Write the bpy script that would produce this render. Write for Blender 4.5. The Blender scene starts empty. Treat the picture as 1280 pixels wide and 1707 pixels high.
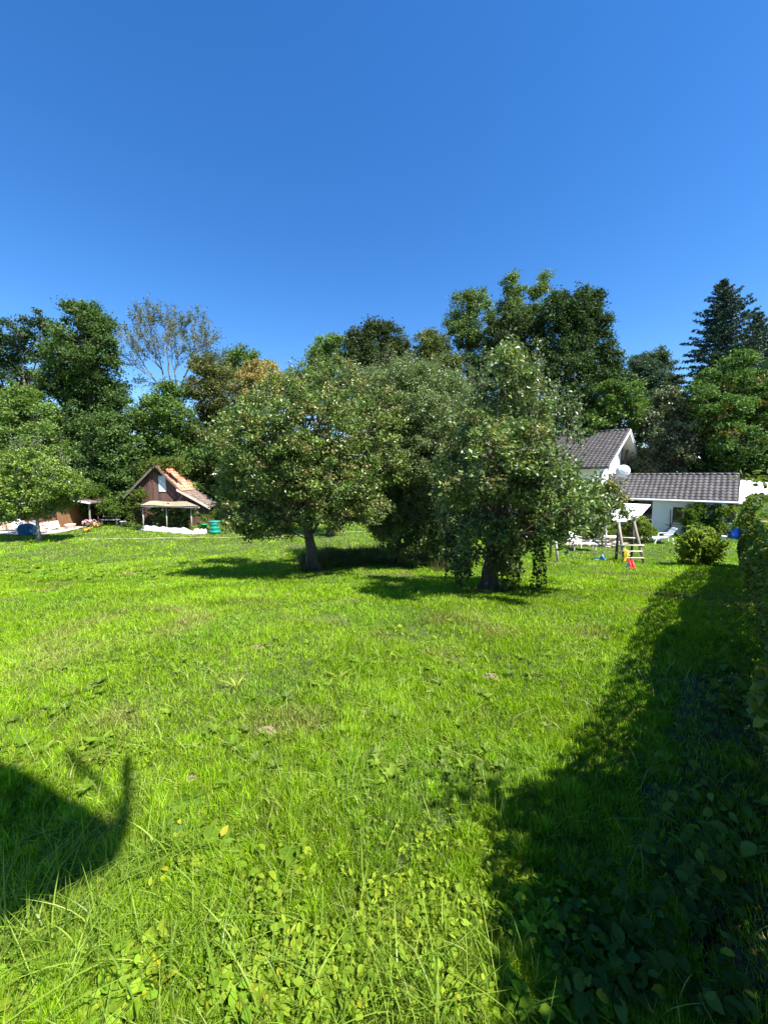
import bpy, math, random
import numpy as np
from mathutils import Vector, Matrix
R = math.radians
sc = bpy.context.scene
COLL = sc.collection
rng = np.random.default_rng(7)
random.seed(7)

# ------------------------------------------------------------------ camera, sky, sun
F = 645.0; PITCH = math.atan(60 / 645.0); CAMZ = 2.0
cam = bpy.data.cameras.new("camera"); camo = bpy.data.objects.new("camera", cam); COLL.objects.link(camo)
camo.location = (0, 0, CAMZ); camo.rotation_euler = (math.pi / 2 - PITCH, 0, 0)
cam.sensor_width = 36; cam.lens = 36 * F / 1707; cam.clip_start = 0.05; cam.clip_end = 5000
sc.camera = camo
SUN_EL = R(57); SUN_AZ = R(-36)                 # azimuth from +X, negative = slightly behind the camera
SUN = np.array([math.cos(SUN_EL) * math.cos(SUN_AZ), math.cos(SUN_EL) * math.sin(SUN_AZ), math.sin(SUN_EL)])
w = bpy.data.worlds.new("World"); sc.world = w; w.use_nodes = True
nt = w.node_tree; bg = nt.nodes["Background"]
sky = nt.nodes.new("ShaderNodeTexSky"); sky.sky_type = 'NISHITA'; sky.sun_disc = False
sky.sun_elevation = SUN_EL; sky.sun_rotation = R(126); sky.altitude = 600; sky.air_density = 1.1; sky.dust_density = 0.2; sky.ozone_density = 4.5
hs = nt.nodes.new("ShaderNodeHueSaturation"); hs.inputs["Hue"].default_value = 0.506; hs.inputs["Saturation"].default_value = 1.28; hs.inputs["Value"].default_value = 1.0
nt.links.new(sky.outputs[0], hs.inputs["Color"]); nt.links.new(hs.outputs[0], bg.inputs[0]); bg.inputs[1].default_value = 0.083
sl = bpy.data.lights.new("sun", 'SUN'); sl.energy = 5.0; sl.angle = R(0.53); sl.color = (1, 0.965, 0.90)
so = bpy.data.objects.new("sun", sl); COLL.objects.link(so)
so.rotation_euler = Vector(SUN).to_track_quat('Z', 'Y').to_euler(); so.location = (20, 0, 30)
sc.view_settings.view_transform = 'Standard'; sc.view_settings.look = 'None'
sc.view_settings.exposure = 1.5; sc.view_settings.gamma = 1
sc.cycles.max_bounces = 6; sc.cycles.transmission_bounces = 4; sc.cycles.diffuse_bounces = 3

# ------------------------------------------------------------------ ground shape and picture geometry
def g(x, y):
    t = np.clip((np.asarray(y, float) - 1) / 19, 0, 1); s = t * t * (3 - 2 * t)
    x = np.asarray(x, float)
    b = .03 * np.sin(x * .9 + 1) * np.cos(np.asarray(y) * .7) + .018 * np.sin(x * 2.3 + np.asarray(y) * 1.9) + .01 * np.sin(x * 5.1 - np.asarray(y) * 4.3)
    return -2 * s + b
def ray(px, py):
    dx = (px - 640) / F; dy = -(py - 853.5) / F
    c, s = math.cos(PITCH), math.sin(PITCH)
    return np.array([dx, c + dy * s, -s + dy * c])
def at(px, py, Y):
    d = ray(px, py); return np.array([0, 0, CAMZ]) + d * (Y / d[1])
def G(px, py):
    d = ray(px, py); t = .5
    while t < 200:
        p = np.array([0, 0, CAMZ]) + d * t
        if p[2] < g(p[0], p[1]): break
        t += .02
    return np.array([p[0], p[1], float(g(p[0], p[1]))])
def vnoise(x, y, seed=0):
    x = np.asarray(x, float); y = np.asarray(y, float)
    xi = np.floor(x).astype(np.int64); yi = np.floor(y).astype(np.int64); xf = x - xi; yf = y - yi
    def h(a, b):
        n = (a * 374761393 + b * 668265263 + seed * 974711) & 0x7fffffff
        n = ((n ^ (n >> 13)) * 1274126177) & 0x7fffffff
        return ((n ^ (n >> 16)) & 0xffff) / 65535.0
    u = xf * xf * (3 - 2 * xf); v = yf * yf * (3 - 2 * yf)
    return (h(xi, yi) * (1 - u) + h(xi + 1, yi) * u) * (1 - v) + (h(xi, yi + 1) * (1 - u) + h(xi + 1, yi + 1) * u) * v

# ------------------------------------------------------------------ materials
M = {}
def newmat(name):
    m = bpy.data.materials.new(name); m.use_nodes = True; M[name] = m
    n = m.node_tree.nodes; return m, n, m.node_tree.links, n["Principled BSDF"]
def mat(name, col, rough=.7, var=.12, scale=8, bump=0.0, bscale=30, metal=0, stretch=None, spec=.4):
    m, n, l, p = newmat(name)
    tc = n.new("ShaderNodeTexCoord"); no = n.new("ShaderNodeTexNoise"); no.inputs["Scale"].default_value = scale; no.inputs["Detail"].default_value = 6
    mp = n.new("ShaderNodeMapping"); l.new(tc.outputs["Object"], mp.inputs[0]); l.new(mp.outputs[0], no.inputs["Vector"])
    if stretch: mp.inputs["Scale"].default_value = stretch
    r = n.new("ShaderNodeValToRGB"); l.new(no.outputs["Fac"], r.inputs[0])
    r.color_ramp.elements[0].position = .3; r.color_ramp.elements[1].position = .7
    r.color_ramp.elements[0].color = [max(0, c * (1 - var)) for c in col] + [1]
    r.color_ramp.elements[1].color = [min(1, c * (1 + var)) for c in col] + [1]
    l.new(r.outputs[0], p.inputs["Base Color"]); p.inputs["Roughness"].default_value = rough; p.inputs["Metallic"].default_value = metal
    p.inputs["Specular IOR Level"].default_value = spec
    if bump:
        nb = n.new("ShaderNodeTexNoise"); nb.inputs["Scale"].default_value = bscale; nb.inputs["Detail"].default_value = 5; l.new(mp.outputs[0], nb.inputs["Vector"])
        b = n.new("ShaderNodeBump"); b.inputs["Strength"].default_value = bump; b.inputs["Distance"].default_value = .02
        l.new(nb.outputs["Fac"], b.inputs["Height"]); l.new(b.outputs[0], p.inputs["Normal"])
    return m
def leafmat(name, rough=.5, trans=.35, spec=.35, tint=(1.25, 1.35, .6)):
    m, n, l, p = newmat(name)
    a = n.new("ShaderNodeAttribute"); a.attribute_name = "Col"
    l.new(a.outputs["Color"], p.inputs["Base Color"]); p.inputs["Roughness"].default_value = rough; p.inputs["Specular IOR Level"].default_value = spec
    t = n.new("ShaderNodeBsdfTranslucent"); mm = n.new("ShaderNodeVectorMath"); mm.operation = 'MULTIPLY'; mm.inputs[1].default_value = tint
    l.new(a.outputs["Color"], mm.inputs[0]); l.new(mm.outputs[0], t.inputs["Color"])
    mx = n.new("ShaderNodeMixShader"); mx.inputs[0].default_value = trans
    l.new(p.outputs[0], mx.inputs[1]); l.new(t.outputs[0], mx.inputs[2]); l.new(mx.outputs[0], n["Material Output"].inputs[0])
    return m
leafmat("grass_blades", .42, .42, .25, (1.3, 1.4, .2)); leafmat("far_leaves", .55, .25, .25); leafmat("fruit_leaves", .4, .26, .45, (1.2, 1.3, .6)); leafmat("cover_leaves", .6, .45, .06, (1.4, 1.4, .3))
leafmat("needles", .55, .1, .25); leafmat("hedge_leaves", .45, .35, .25); leafmat("petals", .6, .3, .2, (1, 1, 1))
mat("bark", (.10, .075, .055), .9, .5, 6, .8, 25, stretch=(1, 1, .25)); mat("pale_bark", (.30, .26, .20), .85, .35, 6, .5, 25, stretch=(1, 1, .3))
mat("ash_bark", (.17, .15, .12), .85, .3, 6, .4, 25, stretch=(1, 1, .3))
mat("soil", (.19, .15, .085), .95, .4, 25, .9, 60); mat("dark_soil", (.06, .038, .016), .95, .5, 12, .9, 40)
mat("paving_stone", (.36, .30, .25), .9, .12, 3, .3, 40); mat("path_gravel", (.30, .27, .15), .95, .25, 10, .5, 60)
mat("white_render", (.80, .81, .78), .9, .04, 3, .15, 60); mat("white_paint", (.82, .82, .80), .5, .03, 5); mat("white_plastic", (.80, .81, .83), .35, .03, 5)
mat("cream_soffit", (.75, .72, .62), .7, .05, 3); mat("weathered_wood", (.27, .23, .19), .85, .3, 5, .4, 30, stretch=(1, 1, .2)); mat("dark_post", (.09, .07, .055), .85, .3, 8, .4, 30)
mat("pale_wood", (.55, .50, .42), .8, .15, 6); mat("hut_wood", (.23, .115, .045), .75, .25, 3, .3, 20, stretch=(6, 6, .6))
mat("interior_shade", (.012, .012, .012), .9, .2); mat("blue_plastic", (.015, .13, .52), .35, .1, 4); mat("pale_blue", (.10, .36, .62), .4, .1, 4); mat("green_plastic", (.01, .26, .18), .38, .1, 4)
mat("light_green_plastic", (.02, .42, .15), .4, .1, 4); mat("blue_cloth", (.03, .13, .27), .8, .35, 8, .8, 8); mat("tarp", (.50, .50, .48), .6, .08, 4, .6, 4); mat("pink_tarp", (.52, .38, .36), .7, .2, 6, .5, 10)
mat("awning_cloth", (.85, .86, .88), .8, .03, 4); mat("shed_trim", (.13, .11, .09), .85, .3, 6, .4, 20); mat("corrugated", (.30, .245, .16), .8, .25, 2, .2, 12); mat("red_plastic", (.60, .03, .03), .35, .1, 4); mat("yellow_cloth", (.80, .62, .05), .7, .15, 5); mat("pink_cloth", (.62, .22, .22), .7, .3, 9)
mat("orange_cloth", (.60, .24, .10), .7, .3, 9); mat("grey_metal", (.35, .36, .37), .4, .1, 5, metal=.6); mat("dark_metal", (.03, .03, .035), .5, .2, 5); mat("dull_stone", (.45, .42, .38), .9, .2, 8, .5, 30)
mat("flat_roof_felt", (.78, .77, .76), .8, .05, 2, .1, 30); mat("fascia_dark", (.06, .05, .05), .6, .2, 4); mat("grey_fence", (.12, .15, .18), .8, .2, 4); mat("bowl_white", (.75, .75, .74), .4, .05, 5)
mat("dirty_panel", (.62, .65, .64), .6, .12, 3); mat("old_tile", (.13, .095, .075), .9, .35, 4, .4, 20)
def glass(name, col):
    m, n, l, p = newmat(name); p.inputs["Base Color"].default_value = (*col, 1); p.inputs["Roughness"].default_value = .06; p.inputs["Specular IOR Level"].default_value = .9
glass("window_glass", (.015, .02, .025))
def tilemat(name, cols, tu, tv):
    m, n, l, p = newmat(name)
    a = n.new("ShaderNodeAttribute"); a.attribute_name = "Col"; tc = n.new("ShaderNodeTexCoord")
    no = n.new("ShaderNodeTexNoise"); no.inputs["Scale"].default_value = 7; no.inputs["Detail"].default_value = 6; l.new(tc.outputs["Object"], no.inputs["Vector"])
    mr = n.new("ShaderNodeMapRange"); mr.inputs[3].default_value = .72; mr.inputs[4].default_value = 1.25; l.new(no.outputs["Fac"], mr.inputs[0])
    vm = n.new("ShaderNodeVectorMath"); vm.operation = 'SCALE'; l.new(a.outputs["Color"], vm.inputs[0]); l.new(mr.outputs[0], vm.inputs["Scale"])
    l.new(vm.outputs[0], p.inputs["Base Color"]); p.inputs["Roughness"].default_value = .62; p.inputs["Specular IOR Level"].default_value = .35
tilemat("grey_tiles", None, 0, 0); tilemat("red_tiles", None, 0, 0)
def boards(name, c1, c2, wdt):
    m, n, l, p = newmat(name)
    tc = n.new("ShaderNodeTexCoord"); sx = n.new("ShaderNodeSeparateXYZ"); l.new(tc.outputs["Object"], sx.inputs[0])
    ad = n.new("ShaderNodeMath"); ad.operation = 'ADD'; l.new(sx.outputs[0], ad.inputs[0]); l.new(sx.outputs[1], ad.inputs[1])
    dv = n.new("ShaderNodeMath"); dv.operation = 'DIVIDE'; dv.inputs[1].default_value = wdt; l.new(ad.outputs[0], dv.inputs[0])
    fl = n.new("ShaderNodeMath"); fl.operation = 'FLOOR'; l.new(dv.outputs[0], fl.inputs[0]); fr = n.new("ShaderNodeMath"); fr.operation = 'FRACT'; l.new(dv.outputs[0], fr.inputs[0])
    wn = n.new("ShaderNodeTexWhiteNoise"); wn.noise_dimensions = '1D'; l.new(fl.outputs[0], wn.inputs["W"])
    no = n.new("ShaderNodeTexNoise"); no.inputs["Scale"].default_value = 5; no.inputs["Detail"].default_value = 6; mp = n.new("ShaderNodeMapping"); mp.inputs["Scale"].default_value = (6, 6, .5); l.new(tc.outputs["Object"], mp.inputs[0]); l.new(mp.outputs[0], no.inputs["Vector"])
    av = n.new("ShaderNodeMath"); av.operation = 'MULTIPLY_ADD'; av.inputs[1].default_value = .55; l.new(wn.outputs["Value"], av.inputs[0])
    sb = n.new("ShaderNodeMath"); sb.operation = 'MULTIPLY'; sb.inputs[1].default_value = .6; l.new(no.outputs["Fac"], sb.inputs[0]); l.new(sb.outputs[0], av.inputs[2])
    r = n.new("ShaderNodeValToRGB"); r.color_ramp.elements[0].color = (*c1, 1); r.color_ramp.elements[1].color = (*c2, 1); l.new(av.outputs[0], r.inputs[0])
    l.new(r.outputs[0], p.inputs["Base Color"]); p.inputs["Roughness"].default_value = .85
    gp = n.new("ShaderNodeMath"); gp.operation = 'GREATER_THAN'; gp.inputs[1].default_value = .1; l.new(fr.outputs[0], gp.inputs[0])
    b = n.new("ShaderNodeBump"); b.inputs["Strength"].default_value = 1; b.inputs["Distance"].default_value = .03; l.new(gp.outputs[0], b.inputs["Height"]); l.new(b.outputs[0], p.inputs["Normal"])
boards("shed_boards", (.035, .018, .014), (.17, .09, .065), .16)
m, n, l, p = newmat("lawn_soil")
tc = n.new("ShaderNodeTexCoord"); n1 = n.new("ShaderNodeTexNoise"); n1.inputs["Scale"].default_value = .6; n1.inputs["Detail"].default_value = 8; l.new(tc.outputs["Object"], n1.inputs["Vector"])
n2 = n.new("ShaderNodeTexNoise"); n2.inputs["Scale"].default_value = 14; n2.inputs["Detail"].default_value = 8; l.new(tc.outputs["Object"], n2.inputs["Vector"])
av = n.new("ShaderNodeMath"); av.operation = 'ADD'; l.new(n1.outputs["Fac"], av.inputs[0]); l.new(n2.outputs["Fac"], av.inputs[1])
dv = n.new("ShaderNodeMath"); dv.operation = 'MULTIPLY'; dv.inputs[1].default_value = .5; l.new(av.outputs[0], dv.inputs[0])
r = n.new("ShaderNodeValToRGB"); l.new(dv.outputs[0], r.inputs[0]); r.color_ramp.elements[0].position = .38; r.color_ramp.elements[1].position = .62
r.color_ramp.elements[0].color = (.022, .038, .008, 1); r.color_ramp.elements[1].color = (.075, .095, .03, 1)
l.new(r.outputs[0], p.inputs["Base Color"]); p.inputs["Roughness"].default_value = .95
bp = n.new("ShaderNodeBump"); bp.inputs["Strength"].default_value = .8; bp.inputs["Distance"].default_value = .05; l.new(n2.outputs["Fac"], bp.inputs["Height"]); l.new(bp.outputs[0], p.inputs["Normal"])

# ------------------------------------------------------------------ object helpers
def tag(o, label=None, cat=None, group=None, kind=None):
    if label: o["label"] = label
    if cat: o["category"] = cat
    if group: o["group"] = group
    if kind: o["kind"] = kind
    return o
def thing(name, label, cat, loc=(0, 0, 0), rz=0, group=None):
    o = bpy.data.objects.new(name, None); COLL.objects.link(o); o.location = [float(v) for v in loc]; o.rotation_euler = (0, 0, rz)
    o.empty_display_size = .2
    return tag(o, label, cat, group)
def mesh_np(name, V, FA, material, parent=None, col=None, smooth=False, loc=None):
    V = np.asarray(V, np.float32); me = bpy.data.meshes.new(name)
    me.vertices.add(len(V)); me.vertices.foreach_set("co", V.ravel())
    FA = [np.asarray(a, np.int32) for a in FA if len(a)]
    nl = sum(a.size for a in FA); npoly = sum(len(a) for a in FA)
    me.loops.add(nl); me.polygons.add(npoly)
    me.loops.foreach_set("vertex_index", np.concatenate([a.ravel() for a in FA]))
    tot = np.concatenate([np.full(len(a), a.shape[1], np.int32) for a in FA]); st = np.concatenate([[0], np.cumsum(tot)[:-1]]).astype(np.int32)
    me.polygons.foreach_set("loop_start", st)
    me.polygons.foreach_set("use_smooth", np.full(npoly, smooth))
    if col is not None:
        ca = me.color_attributes.new("Col", 'FLOAT_COLOR', 'POINT')
        c4 = np.ones((len(V), 4), np.float32); c4[:, :3] = col; ca.data.foreach_set("color", c4.ravel())
    me.update(calc_edges=True)
    o = bpy.data.objects.new(name, me); COLL.objects.link(o); me.materials.append(M[material])
    if parent: o.parent = parent
    if loc is not None: o.location = [float(v) for v in loc]
    return o
class B:
    """collects simple solids into one mesh, in the local frame of the thing"""
    def __init__(s): s.v = []; s.f = []
    def add(s, vs, fs):
        k = len(s.v); s.v += [tuple(float(c) for c in v) for v in vs]; s.f += [tuple(i + k for i in f) for f in fs]; return s
    def box(s, x0, x1, y0, y1, z0, z1):
        return s.add([(x0, y0, z0), (x1, y0, z0), (x1, y1, z0), (x0, y1, z0), (x0, y0, z1), (x1, y0, z1), (x1, y1, z1), (x0, y1, z1)],
                     [(0, 3, 2, 1), (4, 5, 6, 7), (0, 1, 5, 4), (1, 2, 6, 5), (2, 3, 7, 6), (3, 0, 4, 7)])
    def slab(s, pts, t=.05, d=(0, 0, -1)):
        d = np.array(d, float) * t; n = len(pts); a = [np.array(p, float) for p in pts]
        return s.add(a + [p + d for p in a], [tuple(range(n)), tuple(range(2 * n - 1, n - 1, -1))] + [(i, i + n, (i + 1) % n + n, (i + 1) % n) for i in range(n)])
    def beam(s, a, b, w_=.1, h=.1):
        a = Vector(a); b = Vector(b); d = (b - a).normalized(); up = Vector((0, 0, 1)) if abs(d.z) < .9 else Vector((0, 1, 0))
        x = d.cross(up).normalized() * w_ / 2; y = x.cross(d).normalized() * h / 2; vs = []
        for p in (a, b): vs += [p - x - y, p + x - y, p + x + y, p - x + y]
        return s.add(vs, [(0, 1, 2, 3), (7, 6, 5, 4), (0, 4, 5, 1), (1, 5, 6, 2), (2, 6, 7, 3), (3, 7, 4, 0)])
    def tube(s, pts, rad, n=8):
        pts = [Vector([float(c) for c in p]) for p in pts]; rad = rad if hasattr(rad, '__len__') else [rad] * len(pts); vs = []; fs = []
        for i, p in enumerate(pts):
            d = (pts[min(i + 1, len(pts) - 1)] - pts[max(i - 1, 0)]).normalized(); up = Vector((0, 0, 1)) if abs(d.z) < .9 else Vector((1, 0, 0))
            x = d.cross(up).normalized(); y = x.cross(d).normalized()
            for k in range(n): a = 2 * math.pi * k / n; vs.append(p + (x * math.cos(a) + y * math.sin(a)) * rad[i])
        for i in range(len(pts) - 1):
            for k in range(n): fs.append((i * n + k, i * n + (k + 1) % n, (i + 1) * n + (k + 1) % n, (i + 1) * n + k))
        fs += [tuple(range(n))[::-1], tuple((len(pts) - 1) * n + k for k in range(n))]
        return s.add(vs, fs)
    def lathe(s, prof, n=20, c=(0, 0, 0)):
        vs = []; fs = []
        for r_, z in prof:
            for k in range(n): a = 2 * math.pi * k / n; vs.append((c[0] + r_ * math.cos(a), c[1] + r_ * math.sin(a), c[2] + z))
        for i in range(len(prof) - 1):
            for k in range(n): fs.append((i * n + k, i * n + (k + 1) % n, (i + 1) * n + (k + 1) % n, (i + 1) * n + k))
        fs += [tuple(range(n))[::-1], tuple((len(prof) - 1) * n + k for k in range(n))]
        return s.add(vs, fs)
    def ball(s, c, r_, n=10, sz=1):
        return s.lathe([(max(.001, r_ * math.sin(math.pi * i / n)), -r_ * sz * math.cos(math.pi * i / n)) for i in range(n + 1)], 12, c)
    def build(s, name, material, parent=None, smooth=False, bevel=0):
        me = bpy.data.meshes.new(name); me.from_pydata(s.v, [], s.f); me.update(); me.materials.append(M[material])
        if smooth:
            for q in me.polygons: q.use_smooth = len(q.vertices) <= 4
        o = bpy.data.objects.new(name, me); COLL.objects.link(o)
        if parent: o.parent = parent
        if bevel:
            bm = o.modifiers.new("bevel", 'BEVEL'); bm.width = bevel; bm.segments = 2; bm.limit_method = 'ANGLE'
        return o

def unit(v): return v / np.maximum(1e-9, np.linalg.norm(v, axis=-1, keepdims=True))
def rand_dirs(n, r=rng): return unit(r.normal(size=(n, 3)))
def jitter_col(cols, n, r=rng, amt=.25):
    c = np.array(cols, float); k = r.integers(0, len(c), n); k2 = r.integers(0, len(c), n); t = r.random((n, 1))
    return (c[k] * t + c[k2] * (1 - t)) * (1 + (r.random((n, 1)) - .5) * 2 * amt)
class Leaves:
    def __init__(s): s.V = []; s.C = []; s.n = 0
    def add(s, P, size, cols, up=.5, aspect=.55, r=rng, var=.35, amt=.25, nrm=None, c=None):
        n = len(P)
        if n == 0: return
        N = unit(rand_dirs(n, r) + np.array([0, 0, up])) if nrm is None else unit(nrm + rand_dirs(n, r) * .6)
        T = unit(np.cross(N, rand_dirs(n, r))); Bv = np.cross(N, T)
        L = (size * (1 + (r.random((n, 1)) - .5) * 2 * var)) * .5; W = L * aspect
        fold = N * L * .18
        q = np.stack([P - T * L, P + Bv * W + fold - T * L * .1, P + T * L - fold * .6, P - Bv * W + fold - T * L * .1], 1)
        s.V.append(q.reshape(-1, 3)); cc = jitter_col(cols, n, r, amt) if c is None else c
        s.C.append(np.repeat(cc, 4, 0)); s.n += n
    def build(s, name, material, parent=None, off=(0, 0, 0)):
        V = np.concatenate(s.V) - np.array(off); idx = np.arange(len(V)).reshape(-1, 4)
        tri = np.concatenate([idx[:, [0, 1, 2]], idx[:, [0, 2, 3]]])
        return mesh_np(name, V, [tri], material, parent, np.concatenate(s.C))

def wobble(a, b, k=4, amp=.06, sag=0, r=rng):
    a = np.array(a, float); b = np.array(b, float); L = np.linalg.norm(b - a); out = []
    for i in range(k + 1):
        t = i / k; p = a + (b - a) * t
        if 0 < i < k: p = p + r.normal(size=3) * amp * L * .5
        p[2] -= sag * L * math.sin(math.pi * t); out.append(p)
    return out

DG = [(.042, .085, .017), (.065, .12, .024), (.092, .155, .032)]      # dark green
MG = [(.08, .15, .023), (.115, .19, .032), (.15, .225, .042)]           # middle green
YG = [(.075, .125, .022), (.11, .155, .03), (.15, .18, .035)]         # yellowish green
GO = [(.34, .26, .08), (.42, .33, .12), (.27, .23, .07)]              # golden
BG_ = [(.02, .05, .03), (.032, .07, .042), (.05, .09, .05)]           # bluish conifer
GG = [(.075, .12, .032), (.11, .16, .05), (.17, .22, .09)]             # grey green of the fruit trees
AP = [(.055, .115, .016), (.095, .165, .028), (.15, .215, .045), (.20, .23, .045)]
BR = [(.15, .15, .045), (.12, .14, .035), (.08, .11, .028)]             # brownish green
LG = [(.13, .19, .04), (.17, .22, .05), (.10, .16, .03)]

TREES = []
def tree(name, label, base, Y, lobes, cols, leaf=.25, rc=.8, per=60, dens=1.0, tr=.25, bark="bark", m="far_leaves", cat="tree", group=None,
         up=.5, seed=None, flat=.75, shoots=None, trunk_to=None, edge=None, limb=.35, patch=None, depth=.55, aspect=.55, spread=.42, auto=0, ydep=None):
    r = np.random.default_rng(seed if seed is not None else len(TREES) * 31 + 5); TREES.append(name)
    if len(base) == 2:
        b = at(base[0], base[1], Y); b[2] = float(g(b[0], b[1]))
    else: b = np.array(base, float)
    root = thing(name, label, cat, b, 0, group)
    L = Leaves(); C = []
    for lb in lobes:
        px, py, rp = lb[:3]; dY = lb[3] if len(lb) > 3 else (r.uniform(*ydep) if ydep else r.uniform(-depth, depth) * rp * Y / F)
        c = at(px, py, Y + dY); rad = rp * (Y + dY * .5) / F; C.append((c, rad, lb[4] if len(lb) > 4 else None))
    cen = np.mean([c for c, _, _ in C], 0); low = min(c[2] - q * .6 for c, q, _ in C)
    top = np.array([b[0] * .4 + cen[0] * .6, b[1] * .3 + cen[1] * .7, low + (cen[2] - low) * limb + .3]) if trunk_to is None else np.array(trunk_to)
    tb = B()
    H = top[2] - b[2]; tp = wobble(b, top, 6, .03, r=r)
    tb.tube([p - b for p in tp], [tr * (1.45 if i == 0 else 1.05 - .55 * i / 6) for i in range(7)], 9)
    for c, rad, lc in C:
        rad = rad * 1.04
        lr = max(.02, tr * .38 * min(1, rad / 1.5)); k = r.integers(3, 7); st = tp[k]
        tb.tube([p - b for p in wobble(st, c + np.array([0, 0, rad * .3]), 5, .07, r=r)], [lr * (1 - .8 * i / 5) for i in range(6)], 6)
        nc = max(4, int(dens * 5.0 * (rad / rc) ** 2 + 3)); d = rand_dirs(nc, r)
        rr = rad * (1 - .62 * r.random(nc) ** 1.5)[:, None]
        CC = c + d * rr * np.array([1, 1, .92])
        for i in range(min(nc, 14)):
            tb.tube([p - b for p in wobble(c + (r.random(3) - .5) * rad * .3, CC[i], 3, .1, r=r)], [lr * .35, lr * .28, lr * .18, lr * .08], 4)
        for q in CC:
            n_ = int(per * r.uniform(.6, 1.3)); s_ = rc * r.uniform(.6, 1.25)
            P = q + r.normal(size=(n_, 3)) * s_ * spread * np.array([1, 1, flat])
            keep = P[:, 2] > g(P[:, 0], P[:, 1]) + .02; P = P[keep]
            cc = cols if lc is None else lc
            if patch and r.random() < patch[0]: cc = patch[1]
            tone = r.uniform(.66, 1.3)
            L.add(P, leaf, [tuple(v * tone for v in k_) for k_ in cc], up, aspect, r)
    if auto:
        shoots = list(shoots or [])
        for lb in lobes:
            for _ in range(2):
                x_ = lb[0] + r.uniform(-.7, .7) * lb[2]; t_ = lb[1] - lb[2] * r.uniform(.75, 1.0); shoots.append((x_, t_ + 12, t_ - r.uniform(6, auto)))
    if shoots:
        for (px, py0, py1) in shoots:
            y_ = Y + r.uniform(-.8, .8); a = at(px + r.uniform(-4, 4), py0, y_); e = at(px + r.uniform(-3, 3), py1, y_)
            tb.tube([p - b for p in wobble(a, e, 4, .02, r=r)], [.016, .013, .01, .007, .004], 4)
            n_ = int(44 * np.linalg.norm(e - a) / .6); t = r.random((n_, 1)); P = a + (e - a) * t + r.normal(size=(n_, 3)) * .075
            L.add(P, leaf, GG, .2, aspect, r)
    tb.build("trunk", bark, root, smooth=True)
    L.build("crown", m, root, b)
    return root
# ------------------------------------------------------------------ terrain
def terrain():
    ys = np.concatenate([np.linspace(-40, 0, 15), np.linspace(.3, 36, 180), np.geomspace(37, 900, 30)])
    xs = np.concatenate([-np.geomspace(800, 45, 22), np.linspace(-44, 44, 221), np.geomspace(45, 800, 22)])
    X, Y_ = np.meshgrid(xs, ys); Z = g(X, Y_); nx = len(xs); ny = len(ys)
    i = np.arange(nx * ny).reshape(ny, nx); q = np.stack([i[:-1, :-1], i[:-1, 1:], i[1:, 1:], i[1:, :-1]], -1).reshape(-1, 4)
    tag(mesh_np("ground", np.stack([X, Y_, Z], -1).reshape(-1, 3), [q], "lawn_soil", smooth=True), kind="structure")
terrain()
def sheet(name, pts, lift, material, kind="structure", sub=6, edge=.0):
    """a flat sheet following the ground, from an outline of ground points"""
    P = np.array([p[:2] for p in pts]); c = P.mean(0); n = len(P); V = [(*c, 0)]; fs = []
    for k in range(1, sub + 1):
        for i in range(n): q = c + (P[i] - c) * k / sub; V.append((*q, 0))
    V = np.array(V, float); V[:, 2] = g(V[:, 0], V[:, 1]) + lift
    tri = [(0, 1 + i, 1 + (i + 1) % n) for i in range(n)]; qd = []
    for k in range(sub - 1):
        for i in range(n): a = 1 + k * n; b = a + n; qd.append((a + i, b + i, b + (i + 1) % n, a + (i + 1) % n))
    return tag(mesh_np(name, V, [tri, qd], material, smooth=True), kind=kind)
def dens(poly, k=6, j=.0):
    out = []
    for i in range(len(poly)):
        a = np.array(poly[i][:2]); b = np.array(poly[(i + 1) % len(poly)][:2])
        for t in range(k): out.append(a + (b - a) * t / k + rng.normal(size=2) * j)
    return out
NOGRASS = []
def inpoly(x, y, poly):
    ins = np.zeros(len(x), bool); n = len(poly)
    for i in range(n):
        x1, y1 = poly[i][:2]; x2, y2 = poly[(i + 1) % n][:2]
        c = ((y1 > y) != (y2 > y)) & (x < (x2 - x1) * (y - y1) / (y2 - y1 + 1e-12) + x1); ins ^= c
    return ins
T1 = [G(28, 893), G(70, 892), G(118, 886), G(148, 879), G(146, 874), G(60, 872), G(-120, 874), G(-120, 893)]
sheet("terrace_paving", dens(T1, 5, .05), .05, "paving_stone"); NOGRASS.append(T1)
path1 = [G(x, y) for x, y in [(140, 899), (200, 898.5), (300, 897.5), (380, 897), (470, 895), (560, 889), (610, 886), (640, 886)]]
pl = [p + np.array([0, .13, 0]) for p in path1] + [p - np.array([0, .13, 0]) for p in path1[::-1]]
def strip(name, pts, wd, lift, material):
    V = []; Q = []
    P = []
    for a, b in zip(pts[:-1], pts[1:]):
        for t in np.linspace(0, 1, 14, endpoint=False): P.append(a + (b - a) * t)
    for i, p in enumerate(P):
        ww = wd * (.7 + .6 * float(vnoise(i * .3, 3)))
        for s_ in (-1, 0, 1): V.append((p[0], p[1] + s_ * ww, float(g(p[0], p[1] + s_ * ww)) + lift))
    for i in range(len(P) - 1):
        for s_ in (0, 1): Q.append((i * 3 + s_, i * 3 + 3 + s_, i * 3 + 4 + s_, i * 3 + 1 + s_))
    return tag(mesh_np(name, V, [Q], material, smooth=True), kind="structure")
strip("footpath", path1, .10, .03, "path_gravel"); NOGRASS.append(pl)

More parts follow.
